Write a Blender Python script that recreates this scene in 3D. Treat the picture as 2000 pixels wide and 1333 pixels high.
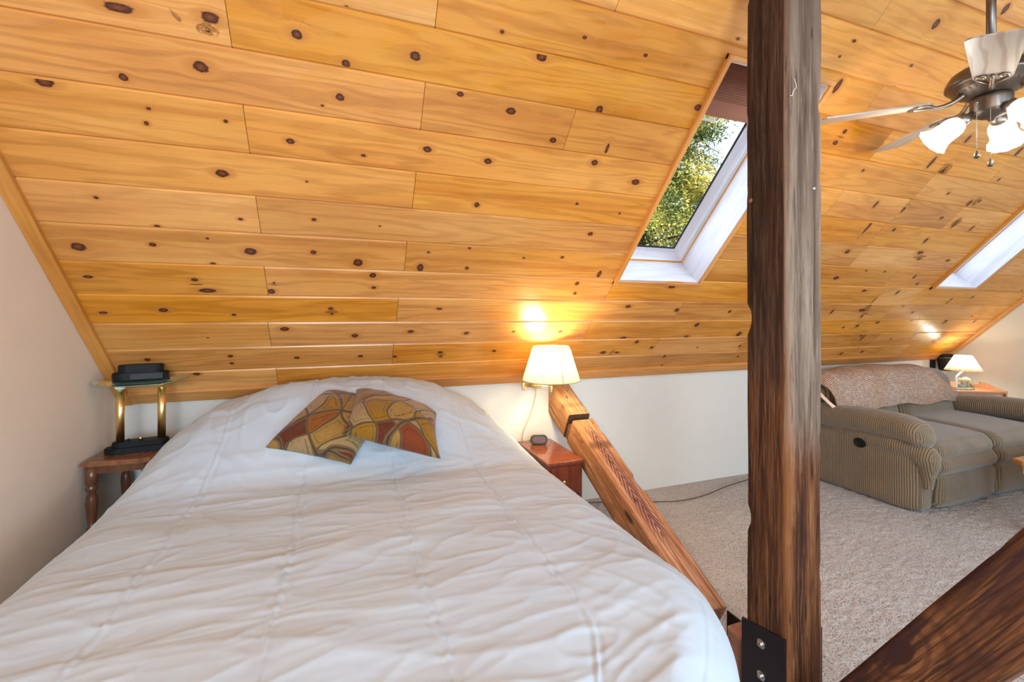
import bpy, bmesh, math, random
import numpy as np
from mathutils import Vector, Matrix, noise
random.seed(7)
C = bpy.context.scene
for o in list(bpy.data.objects): bpy.data.objects.remove(o)
COL = C.collection

# ------------------------------------------------------------------ camera
CAMZ = 1.36
cam_d = bpy.data.cameras.new('camera'); cam = bpy.data.objects.new('camera', cam_d); COL.objects.link(cam)
cam_d.sensor_width = 36; cam_d.lens = 872.3 / 2000 * 36
cam_d.shift_y = -(666.5 - 615.3) / 2000
cam_d.clip_start = 0.02
cam.location = (0, 0, CAMZ); cam.rotation_euler = (math.radians(90), 0, -math.radians(20.179))
C.camera = cam
# ------------------------------------------------------------------ exposure, world, main lights
C.view_settings.view_transform = 'Standard'; C.view_settings.look = 'None'
C.view_settings.gamma = 1; C.view_settings.exposure = 0.2
C.view_settings.use_curve_mapping = False
w = bpy.data.worlds.new('sky'); C.world = w; w.use_nodes = True
wn = w.node_tree.nodes; wl = w.node_tree.links
bg = wn['Background']; bg.inputs['Strength'].default_value = 1.6
tcw = wn.new('ShaderNodeTexCoord'); sepw = wn.new('ShaderNodeSeparateXYZ'); rw = wn.new('ShaderNodeValToRGB')
wl.new(tcw.outputs['Generated'], sepw.inputs[0]); wl.new(sepw.outputs['Z'], rw.inputs[0]); wl.new(rw.outputs[0], bg.inputs['Color'])
rw.color_ramp.elements[0].position = 0.0; rw.color_ramp.elements[0].color = (0.80, 0.88, 0.95, 1)
rw.color_ramp.elements[1].position = 0.8; rw.color_ramp.elements[1].color = (0.42, 0.60, 0.90, 1)

def lamp(name, kind, loc, energy, color, rot=(0, 0, 0), size=None, size_y=None, radius=None, spread=None):
    d = bpy.data.lights.new(name, kind); d.energy = energy; d.color = color
    if kind == 'AREA':
        d.shape = 'RECTANGLE'; d.size = size; d.size_y = size_y or size
        if spread: d.spread = spread
    elif radius: d.shadow_soft_size = radius
    if kind == 'SUN': d.angle = math.radians(1)
    o = bpy.data.objects.new(name, d); COL.objects.link(o); o.location = loc; o.rotation_euler = rot
    return o
ADDED_DAY = (0.50, 0.755, 1.0)  # cool colour shared by the added fill lights
# sunlight on the trees behind the house
lamp('sun_light', 'SUN', (0, -8, 10), 10, (1.0, 0.90, 0.72), rot=(math.radians(58), 0, math.radians(25)))
# added fill light, set at three made-up dormer windows behind the camera
lamp('added_dormer_fill', 'AREA', (-0.1, -2.5, 1.55), 130, ADDED_DAY, rot=(math.radians(90), 0, 0), size=1.5, size_y=1.0)
lamp('added_dormer_fill', 'AREA', (2.3, -2.5, 1.55), 45, ADDED_DAY, rot=(math.radians(90), 0, 0), size=1.5, size_y=1.0)
lamp('added_dormer_fill', 'AREA', (4.6, -2.5, 1.55), 60, ADDED_DAY, rot=(math.radians(90), 0, 0), size=1.5, size_y=1.0)
# added fill light under two made-up roof windows, above and behind the camera
lamp('added_roof_fill', 'AREA', (.35, -1.1, 2.36), 34, ADDED_DAY, rot=(math.radians(-14), 0, 0), size=1.3, size_y=.8)
lamp('added_roof_fill', 'AREA', (4.2, -1.1, 2.36), 75, ADDED_DAY, rot=(math.radians(-14), 0, 0), size=1.3, size_y=.8)
# added warm fill light behind the camera on the left, no lamp there
lamp('added_warm_fill', 'POINT', (-.62, -.75, 1.75), 24, (1.0, .76, .48), radius=.12)
# daylight entering by the two skylights (beneath their panes)
A = math.radians(46.12); D = 2.85; ZP = CAMZ - 0.15 * D
NRM = Vector((0, math.sin(A), math.cos(A))); UP = Vector((0, -math.cos(A), math.sin(A)))
def SL(X, s, d=0.0): return Vector((X, D, ZP)) + UP * s + NRM * d
for sx in (1.78, 4.77):
    lamp('skylight_light', 'AREA', SL(sx, 1.42, 0.222), 4, (0.62, 0.82, 1.0), rot=(-A, 0, 0), size=0.42, size_y=0.9)

# ------------------------------------------------------------------ node helpers
class NT:
    def __init__(s, name, rough=0.6, metal=0.0, spec=0.5):
        s.m = bpy.data.materials.new(name); s.m.use_nodes = True
        s.n = s.m.node_tree.nodes; s.l = s.m.node_tree.links
        s.b = s.n['Principled BSDF']; s.b.inputs['Roughness'].default_value = rough
        s.b.inputs['Metallic'].default_value = metal; s.b.inputs['Specular IOR Level'].default_value = spec
        s.tc = None
    def put(s, sock, v):
        if v is None: return
        if isinstance(v, bpy.types.NodeSocket): s.l.new(v, sock)
        else:
            if isinstance(v, (tuple, list)) and len(v) == 3 and len(sock.default_value) == 4: v = (*v, 1)
            sock.default_value = v
    def obj(s):
        if not s.tc: s.tc = s.n.new('ShaderNodeTexCoord')
        return s.tc.outputs['Object']
    def uv(s, name):
        u = s.n.new('ShaderNodeUVMap'); u.uv_map = name; return u.outputs[0]
    def attr(s, name):
        a = s.n.new('ShaderNodeAttribute'); a.attribute_name = name; return a.outputs['Fac']
    def mapv(s, v, scale=(1, 1, 1), loc=(0, 0, 0), rot=(0, 0, 0)):
        m = s.n.new('ShaderNodeMapping'); s.put(m.inputs[0], v); m.inputs['Scale'].default_value = scale
        m.inputs['Location'].default_value = loc; m.inputs['Rotation'].default_value = rot; return m.outputs[0]
    def noise(s, v, scale=5, detail=4, rough=.5, dist=0, out='Fac'):
        t = s.n.new('ShaderNodeTexNoise'); s.put(t.inputs['Vector'], v); t.inputs['Scale'].default_value = scale
        t.inputs['Detail'].default_value = detail; t.inputs['Roughness'].default_value = rough
        t.inputs['Distortion'].default_value = dist; return t.outputs[out]
    def wave(s, v, scale=5, dist=2, detail=2, dscale=1, axis='Y', kind='BANDS', prof='SIN'):
        t = s.n.new('ShaderNodeTexWave'); t.wave_type = kind; t.bands_direction = axis if kind == 'BANDS' else 'X'; t.wave_profile = prof
        s.put(t.inputs['Vector'], v); t.inputs['Scale'].default_value = scale; t.inputs['Distortion'].default_value = dist
        t.inputs['Detail'].default_value = detail; t.inputs['Detail Scale'].default_value = dscale; return t.outputs['Fac']
    def vor(s, v, scale=5, feature='F1', out='Distance', rnd=1):
        t = s.n.new('ShaderNodeTexVoronoi'); t.feature = feature; s.put(t.inputs['Vector'], v)
        t.inputs['Scale'].default_value = scale; t.inputs['Randomness'].default_value = rnd; return t.outputs[out]
    def math(s, op, a, b=0.0, c=None, clamp=False):
        t = s.n.new('ShaderNodeMath'); t.operation = op; s.put(t.inputs[0], a); s.put(t.inputs[1], b)
        if c is not None: s.put(t.inputs[2], c)
        t.use_clamp = clamp; return t.outputs[0]
    def vmath(s, op, a, b=None):
        t = s.n.new('ShaderNodeVectorMath'); t.operation = op; s.put(t.inputs[0], a)
        if b is not None: s.put(t.inputs[1], b)
        return t.outputs['Value'] if op == 'LENGTH' else t.outputs[0]
    def rng(s, v, a, b, c=0.0, d=1.0, smooth=False):
        t = s.n.new('ShaderNodeMapRange'); s.put(t.inputs[0], v)
        for i, x in enumerate((a, b, c, d)): t.inputs[i + 1].default_value = x
        if smooth: t.interpolation_type = 'SMOOTHSTEP'
        return t.outputs[0]
    def ramp(s, v, stops):
        t = s.n.new('ShaderNodeValToRGB'); s.put(t.inputs[0], v); r = t.color_ramp
        while len(r.elements) < len(stops): r.elements.new(0.5)
        for e, (p, c) in zip(r.elements, stops):
            e.position = p; e.color = (*c, 1) if len(c) == 3 else c
        return t.outputs[0]
    def mix(s, f, a, b, mode='MIX'):
        t = s.n.new('ShaderNodeMix'); t.data_type = 'RGBA'; t.blend_type = mode; t.clamp_factor = True
        s.put(t.inputs[0], f); s.put(t.inputs[6], a); s.put(t.inputs[7], b); return t.outputs[2]
    def sep(s, v):
        t = s.n.new('ShaderNodeSeparateXYZ'); s.put(t.inputs[0], v); return t.outputs
    def comb(s, x=0.0, y=0.0, z=0.0):
        t = s.n.new('ShaderNodeCombineXYZ')
        for i, v in enumerate((x, y, z)): s.put(t.inputs[i], v)
        return t.outputs[0]
    def hsv(s, col, h=.5, sat=1.0, v=1.0):
        t = s.n.new('ShaderNodeHueSaturation'); s.put(t.inputs['Color'], col); s.put(t.inputs['Hue'], h)
        s.put(t.inputs['Saturation'], sat); s.put(t.inputs['Value'], v); return t.outputs[0]
    def white(s, v):
        t = s.n.new('ShaderNodeTexWhiteNoise'); t.noise_dimensions = '1D'; s.put(t.inputs['W'], v); return t.outputs
    def bump(s, h, strength=.3, dist=.01):
        t = s.n.new('ShaderNodeBump'); s.put(t.inputs['Height'], h); t.inputs['Strength'].default_value = strength
        t.inputs['Distance'].default_value = dist; s.l.new(t.outputs[0], s.b.inputs['Normal'])
    def col(s, c): s.put(s.b.inputs['Base Color'], c)

def plain(name, col, rough=.5, metal=0.0, spec=.5, var=.06, scale=30):
    t = NT(name, rough, metal, spec)
    n = t.noise(t.obj(), scale, 3)
    t.col(t.mix(t.rng(n, .3, .7), [c * (1 - var) for c in col], [min(1, c * (1 + var)) for c in col])); return t.m

def board_wood(name, pale, mid, deep, rough=.3, ring=.5, knots=False, vv=.12):
    """boards: uv 'bs' = metres along / across the board, attribute bid = board number; knots by uv 'kn'."""
    t = NT(name, rough, 0, .38)
    x, y, _ = t.sep(t.uv('bs')); bid = t.attr('bid'); wn_ = t.white(bid)
    if knots:
        kx, ky, _ = t.sep(t.uv('kn')); rs = t.attr('kr')
        r = t.vmath('LENGTH', t.uv('kn'))
        w_ = t.rng(r, .7, 3.4, .85, 0, True)
        y = t.math('SUBTRACT', y, t.math('MULTIPLY', t.math('MULTIPLY', ky, rs), w_))
    off = t.math('MULTIPLY', wn_['Value'], 57.0)
    X = t.math('ADD', x, off)
    v1 = t.comb(t.math('MULTIPLY', X, .55), t.math('MULTIPLY', y, 7.0), off)
    n1 = t.noise(v1, 1.0, 2, .5)                                     # broad growth figure
    n3 = t.noise(t.comb(t.math('MULTIPLY', X, 1.9), t.math('MULTIPLY', y, 16.0), off), 1.0, 3, .6)
    rings = t.math('SINE', t.math('ADD', t.math('ADD', t.math('MULTIPLY', n1, 60.0), t.math('MULTIPLY', n3, 14.0)), t.math('MULTIPLY', y, 90.0)))
    rings = t.rng(rings, -.2, 1, 0, 1)
    fib = t.noise(t.comb(t.math('MULTIPLY', X, 5.0), t.math('MULTIPLY', y, 260.0), off), 1.0, 3, .6)
    blot = t.noise(t.comb(t.math('MULTIPLY', X, 1.1), t.math('MULTIPLY', y, 5.0), off), 1.0, 3, .55)
    cheart = t.noise(t.comb(t.math('MULTIPLY', X, .35), t.math('MULTIPLY', y, 11.0), t.math('ADD', off, 5.0)), 1.0, 2, .5)
    c = t.ramp(blot, [(.25, pale), (.55, mid), (.85, deep)])
    c = t.mix(t.rng(cheart, .56, .66, 0, .55, True), c, deep)
    c = t.mix(t.math('MULTIPLY', t.math('MULTIPLY', rings, ring), t.rng(blot, .3, .7, .3, 1)), c, [q * .72 for q in deep])
    c = t.mix(t.rng(fib, .45, .75, 0, .3), c, [q * .8 for q in deep])
    val = t.rng(t.white(t.math('ADD', bid, .37))['Value'], 0, 1, 1 - vv, 1 + vv * .5)
    sat = t.rng(t.white(t.math('ADD', bid, .71))['Value'], 0, 1, .93, 1.05)
    c = t.hsv(c, .5, sat, val)
    if knots:
        kn = t.noise(t.comb(t.math('MULTIPLY', kx, 1.2), t.math('MULTIPLY', ky, 1.2), off), 1.6, 3, .6)
        rr = t.math('ADD', r, t.rng(kn, 0, 1, -.35, .35))
        halo = t.rng(rr, 1.0, 2.3, .75, 0, True)
        c = t.mix(halo, c, (.50, .18, .035))
        kc = t.ramp(rr, [(0, (.20, .06, .02)), (.45, (.13, .035, .014)), (.9, (.055, .013, .006)), (1, (.10, .03, .01))])
        c = t.mix(t.rng(rr, .95, 1.12, 1, 0), c, kc)
    t.col(c)
    t.bump(t.math('ADD', t.math('MULTIPLY', fib, .4), rings), .05, .002)
    return t.m

# ------------------------------------------------------------------ mesh helpers
def link(name, me, mat=None, parent=None):
    o = bpy.data.objects.new(name, me); COL.objects.link(o)
    if mat: me.materials.append(mat)
    if parent: o.parent = parent
    return o
def mk(name, verts, faces, mat=None, parent=None, smooth=False, loc=None, rot=None):
    me = bpy.data.meshes.new(name); me.from_pydata([tuple(v) for v in verts], [], [tuple(f) for f in faces])
    me.update()
    if smooth:
        for p in me.polygons: p.use_smooth = True
    o = link(name, me, mat, parent)
    if loc is not None: o.location = loc
    if rot is not None: o.rotation_euler = rot
    return o
def fromb(name, bm, mat=None, parent=None, smooth=False, loc=None, rot=None):
    me = bpy.data.meshes.new(name); bmesh.ops.recalc_face_normals(bm, faces=bm.faces[:]); bm.to_mesh(me); bm.free()
    if smooth:
        for p in me.polygons: p.use_smooth = True
    o = link(name, me, mat, parent)
    if loc is not None: o.location = loc
    if rot is not None: o.rotation_euler = rot
    return o
def addbox(bm, lo, hi, bev=0.0, seg=2, M=None):
    vs = [bm.verts.new((x, y, z)) for x in (lo[0], hi[0]) for y in (lo[1], hi[1]) for z in (lo[2], hi[2])]
    F = [(0, 1, 3, 2), (4, 6, 7, 5), (0, 4, 5, 1), (2, 3, 7, 6), (0, 2, 6, 4), (1, 5, 7, 3)]
    fs = [bm.faces.new([vs[i] for i in f]) for f in F]
    allv = vs
    if bev:
        es = list({e for f in fs for e in f.edges})
        r = bmesh.ops.bevel(bm, geom=es, offset=bev, segments=seg, affect='EDGES', profile=.5)
        allv = list({v for f in r['faces'] for v in f.verts} | {v for v in vs if v.is_valid})
    if M is not None:
        for v in allv: v.co = M @ v.co
    return allv
def box(name, lo, hi, mat, parent=None, bev=0.0, seg=2, **k):
    bm = bmesh.new(); addbox(bm, lo, hi, bev, seg); return fromb(name, bm, mat, parent, smooth=False, **k)
def addlathe(bm, prof, seg=32, M=None, closed=False, wob=None):
    rings = []
    for r, z in prof:
        ring = []
        for i in range(seg):
            a = 2 * math.pi * i / seg; rr = r if wob is None else r + wob(a, z)
            p = Vector((rr * math.cos(a), rr * math.sin(a), z)); ring.append(bm.verts.new(M @ p if M is not None else p))
        rings.append(ring)
    for a, b in zip(rings, rings[1:]):
        for i in range(seg): bm.faces.new((a[i], a[(i + 1) % seg], b[(i + 1) % seg], b[i]))
    if closed:
        bm.faces.new(rings[0][::-1]); bm.faces.new(rings[-1])
def lathe(name, prof, mat, parent=None, seg=32, closed=True, M=None, wob=None, **k):
    bm = bmesh.new(); addlathe(bm, prof, seg, M, closed, wob); return fromb(name, bm, mat, parent, smooth=True, **k)
def addtube(bm, pts, r, seg=10, cap=True):
    pts = [Vector(p) for p in pts]; rings = []; prev = None
    for i, p in enumerate(pts):
        d = (pts[min(i + 1, len(pts) - 1)] - pts[max(i - 1, 0)]).normalized()
        if prev is None:
            up = Vector((0, 0, 1)) if abs(d.z) < .9 else Vector((1, 0, 0)); u = d.cross(up).normalized()
        else: u = (prev - d * prev.dot(d)).normalized()
        prev = u; v = d.cross(u); rr = r[i] if isinstance(r, (list, tuple)) else r
        rings.append([bm.verts.new(p + (u * math.cos(2 * math.pi * j / seg) + v * math.sin(2 * math.pi * j / seg)) * rr) for j in range(seg)])
    for a, b in zip(rings, rings[1:]):
        for i in range(seg): bm.faces.new((a[i], a[(i + 1) % seg], b[(i + 1) % seg], b[i]))
    if cap: bm.faces.new(rings[0][::-1]); bm.faces.new(rings[-1])
def tube(name, pts, r, mat, parent=None, seg=10, **k):
    bm = bmesh.new(); addtube(bm, pts, r, seg); return fromb(name, bm, mat, parent, smooth=True, **k)
def spline(pts, n=8):
    P = [Vector(p) for p in pts]; P = [P[0] * 2 - P[1]] + P + [P[-1] * 2 - P[-2]]; out = []
    for i in range(1, len(P) - 2):
        for j in range(n):
            t = j / n; a, b, c, d = P[i - 1:i + 3]
            out.append(.5 * ((2 * b) + (c - a) * t + (2 * a - 5 * b + 4 * c - d) * t * t + (3 * b - a - 3 * c + d) * t ** 3))
    out.append(P[-2]); return out
def addprism(bm, poly, z0, z1, M=None):
    a = [bm.verts.new((x, y, z0)) for x, y in poly]; b = [bm.verts.new((x, y, z1)) for x, y in poly]
    n = len(poly); bm.faces.new(a[::-1]); bm.faces.new(b)
    for i in range(n): bm.faces.new((a[i], a[(i + 1) % n], b[(i + 1) % n], b[i]))
    if M is not None:
        for v in a + b: v.co = M @ v.co
def empty(name, loc, label, cat, group=None, rz=0.0):
    o = bpy.data.objects.new(name, None); COL.objects.link(o); o.location = loc; o.rotation_euler = (0, 0, rz)
    tag(o, label, cat, group); o.empty_display_size = .05; return o
def tag(o, label, cat, group=None):
    o['label'] = label; o['category'] = cat
    if group: o['group'] = group
    return o
def struct(o): o['kind'] = 'structure'; return o
def mod(o, t, **k):
    m = o.modifiers.new(t.lower(), t)
    for a, b in k.items(): setattr(m, a, b)
    return m
def fb(x, y, z=0, o=3): return noise.fractal(Vector((x, y, z)), 1.0, 2.0, o)

# ------------------------------------------------------------------ materials
PINE = board_wood('knotty_pine_boards', (.82, .385, .090), (.71, .285, .046), (.50, .155, .020), rough=.27, knots=True, ring=.55, vv=.16)
TRIMW = board_wood('pine_trim', (.80, .37, .10), (.70, .285, .062), (.50, .165, .03), rough=.35)
WHITEW = board_wood('whitewashed_pine', (.74, .68, .69), (.64, .58, .60), (.44, .39, .43), rough=.5, ring=.25)
def wall_mat(name, c):
    t = NT(name, .85, 0, .2); v = t.obj()
    n = t.noise(v, 9, 4, .6); n2 = t.noise(v, 60, 3, .6)
    t.col(t.mix(t.rng(n, .3, .7), [q * .97 for q in c], c)); t.bump(t.math('ADD', n, t.math('MULTIPLY', n2, .5)), .25, .006); return t.m
WALL = wall_mat('painted_plaster', (.72, .66, .585))
def metal(name, c, r, metal=1.0): return plain(name, c, r, metal, .5, .03, 60)
BRASS = metal('polished_brass', (.95, .70, .30), .28)
BRASS2 = metal('satin_brass', (.80, .62, .34), .25)
BLACKM = metal('black_metal', (.018, .018, .02), .42, .4)
BRONZE = metal('antique_bronze', (.17, .135, .11), .33, .85)
CHROME = metal('zinc_bolt', (.55, .57, .58), .25)
STEEL = metal('steel_grey', (.5, .52, .55), .3)
BLACKP = plain('black_plastic', (.012, .012, .012), .5, spec=.15)
WHITEP = plain('white_enamel', (.85, .85, .83), .35)
def carpet_mat():
    t = NT('shag_carpet', .95, 0, .1); v = t.obj()
    n = t.noise(v, 3, 3); s = t.noise(t.mapv(v, (120, 190, 120)), 1, 3, .65); s2 = t.noise(v, 260, 2, .6)
    c = t.mix(t.rng(n, .3, .7), (.60, .51, .46), (.70, .62, .57))
    c = t.mix(t.rng(s, .50, .36, 0, .95), c, (.13, .10, .08)); c = t.mix(t.rng(s2, .5, .75, 0, .5), c, (.74, .68, .64))
    t.col(c); t.bump(t.math('ADD', s, t.math('MULTIPLY', s2, .5)), .9, .012); t.b.inputs['Sheen Weight'].default_value = .3
    return t.m
CARPET = carpet_mat()

# ================================================================== SETTING
XL, XR = -1.106, 6.03; YB = 2.895; YF = -2.75; YR = 0.95           # side walls, back wall, front wall, ridge
s_of_y = lambda y: (D - y) / math.cos(A)
SR = s_of_y(YR); ZR = SL(0, SR).z
ZF = 2.05                                                            # dormer ceiling height at the front wall
SKY = [(1.476, 2.082, .868, 2.062), (4.45, 5.056, .905, 2.10)]       # skylight openings: x0, x1, s0, s1

# floor: shag carpet, real pile relief where it is near
def carpet():
    nx, ny = 520, 330; x0, x1, y0, y1 = .95, XR, .55, YB
    vs, fs = [], []
    for j in range(ny + 1):
        y = y0 + (y1 - y0) * j / ny
        for i in range(nx + 1):
            x = x0 + (x1 - x0) * i / nx
            z = .005 * noise.noise(Vector((x * 75, y * 75, 0))) + .005 * noise.noise(Vector((x * 21, y * 26, 3))) + .004 * random.random()
            e = min(1, (x - x0) * 20, (y - y0) * 20, (x1 - x) * 20, (y1 - y) * 20)
            vs.append((x, y, z * max(0, e)))
    for j in range(ny):
        for i in range(nx):
            a = j * (nx + 1) + i; fs.append((a, a + 1, a + nx + 2, a + nx + 1))
    b = len(vs)
    def quad(a, c, d, e):
        n = len(vs); vs.extend([(a, d, 0), (c, d, 0), (c, e, 0), (a, e, 0)]); fs.append((n, n + 1, n + 2, n + 3))
    quad(XL, x0, YF, YB); quad(x0, x1, YF, y0)
    return mk('floor', vs, fs, CARPET, smooth=True)
struct(carpet())

# walls
def poly_wall(name, pts, t, mat=None):
    n = len(pts); vs = [Vector(p) for p in pts] + [Vector(p) + Vector(t) for p in pts]
    fs = [tuple(range(n)), tuple(range(2 * n - 1, n - 1, -1))] + [(i, n + i, n + (i + 1) % n, (i + 1) % n) for i in range(n)]
    return struct(mk(name, vs, fs, mat or WALL))
zb = SL(0, 0).z
gable = lambda X: [(X, YF, 0), (X, YB + .05, 0), (X, YB + .05, ZP - .02), (X, YR, ZR + .05), (X, YF, ZF + .05)]
poly_wall('wall_left', gable(XL), (-.1, 0, 0), wall_mat('plaster_warm_lit', (.86, .70, .555))); poly_wall('wall_right', gable(XR), (.1, 0, 0), wall_mat('plaster_khaki_lit', (.74, .68, .55)))  # same off-white paint; cast of the room's light painted into side wall colours
poly_wall('wall_back', [(XL, YB, 0), (XR, YB, 0), (XR, YB, ZP + .05), (XL, YB, ZP + .05)], (0, .1, 0))
poly_wall('wall_front', [(XL, YF, 0), (XR, YF, 0), (XR, YF, ZF + .05), (XL, YF, ZF + .05)], (0, -.1, 0))
ADDED_SHADE = plain('added_roller_shade', (.86, .86, .84), .8)
rwz = ZR + (ZF - ZR) * (YR + 1.1) / (YR - YF)
for i, x in enumerate((.35, 4.2)):  # made-up roof windows, unseen, added to go with the fill lights
    added_rwin = struct(box('window_%d' % (i + 6), (-.75, -.5, -.03), (.75, .5, -.004), WHITEP, bev=.004, loc=(x, -1.1, rwz), rot=(math.atan2(ZR - ZF, YR - YF), 0, 0)))
    box('added_roller_shade', (-.68, -.43, -.04), (.68, .43, -.03), ADDED_SHADE, added_rwin)
for i, x in enumerate((-.1, 2.3, 4.6)):  # made-up dormer windows, unseen, added to go with the fill lights
    added_win = struct(box('window_%d' % (i + 3), (x - .8, YF, .98), (x + .8, YF + .03, 2.0), WHITEP, bev=.004))
    box('added_roller_shade', (x - .74, YF + .03, 1.03), (x + .74, YF + .036, 1.96), ADDED_SHADE, added_win)

# ---- board ceiling on the slope
class Boards:
    def __init__(s): s.v = []; s.f = []; s.bs = []; s.kn = []; s.bid = []; s.kr = []
    def quad(s, P, bs, bid, kn=None, kr=0.0):
        n = len(s.v); s.v += P; s.f.append(tuple(range(n, n + len(P)))); s.bs += bs
        s.kn += kn or [(9, 9)] * len(P); s.bid += [bid] * len(P); s.kr += [kr] * len(P)
    def build(s, name, mat, parent=None):
        o = mk(name, s.v, s.f, mat, parent); me = o.data
        u1 = me.uv_layers.new(name='bs'); u2 = me.uv_layers.new(name='kn')
        idx = [l.vertex_index for l in me.loops]
        u1.data.foreach_set('uv', [c for i in idx for c in s.bs[i]]); u2.data.foreach_set('uv', [c for i in idx for c in s.kn[i]])
        a = me.attributes.new('bid', 'FLOAT', 'POINT'); a.data.foreach_set('value', s.bid)
        a = me.attributes.new('kr', 'FLOAT', 'POINT'); a.data.foreach_set('value', s.kr)
        return o
    def slab(s, P0, eu, ev, en, lu, lv, h, bid, ch=.002, back=False):
        """board: origin P0, length lu along eu, width lv along ev, thickness h along en (outer face at +h), chamfered"""
        eu, ev, en, P0 = map(Vector, (eu, ev, en, P0))
        pt = lambda u, v, k: P0 + eu * u + ev * v + en * k
        lo = [(0, 0), (lu, 0), (lu, lv), (0, lv)]; hi = [(ch, ch), (lu - ch, ch), (lu - ch, lv - ch), (ch, lv - ch)]
        s.quad([pt(u, v, h) for u, v in hi], hi, bid)
        for i in range(4):
            a, b, c, d = lo[i], lo[(i + 1) % 4], hi[(i + 1) % 4], hi[i]
            s.quad([pt(*a, h - ch), pt(*b, h - ch), pt(*c, h), pt(*d, h)], [a, b, c, d], bid)
            s.quad([pt(*a, 0), pt(*b, 0), pt(*b, h - ch), pt(*a, h - ch)], [a, b, (b[0], b[1] + h), (a[0], a[1] + h)], bid)
        if back: s.quad([pt(u, v, 0) for u, v in lo][::-1], lo[::-1], bid)

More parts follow.
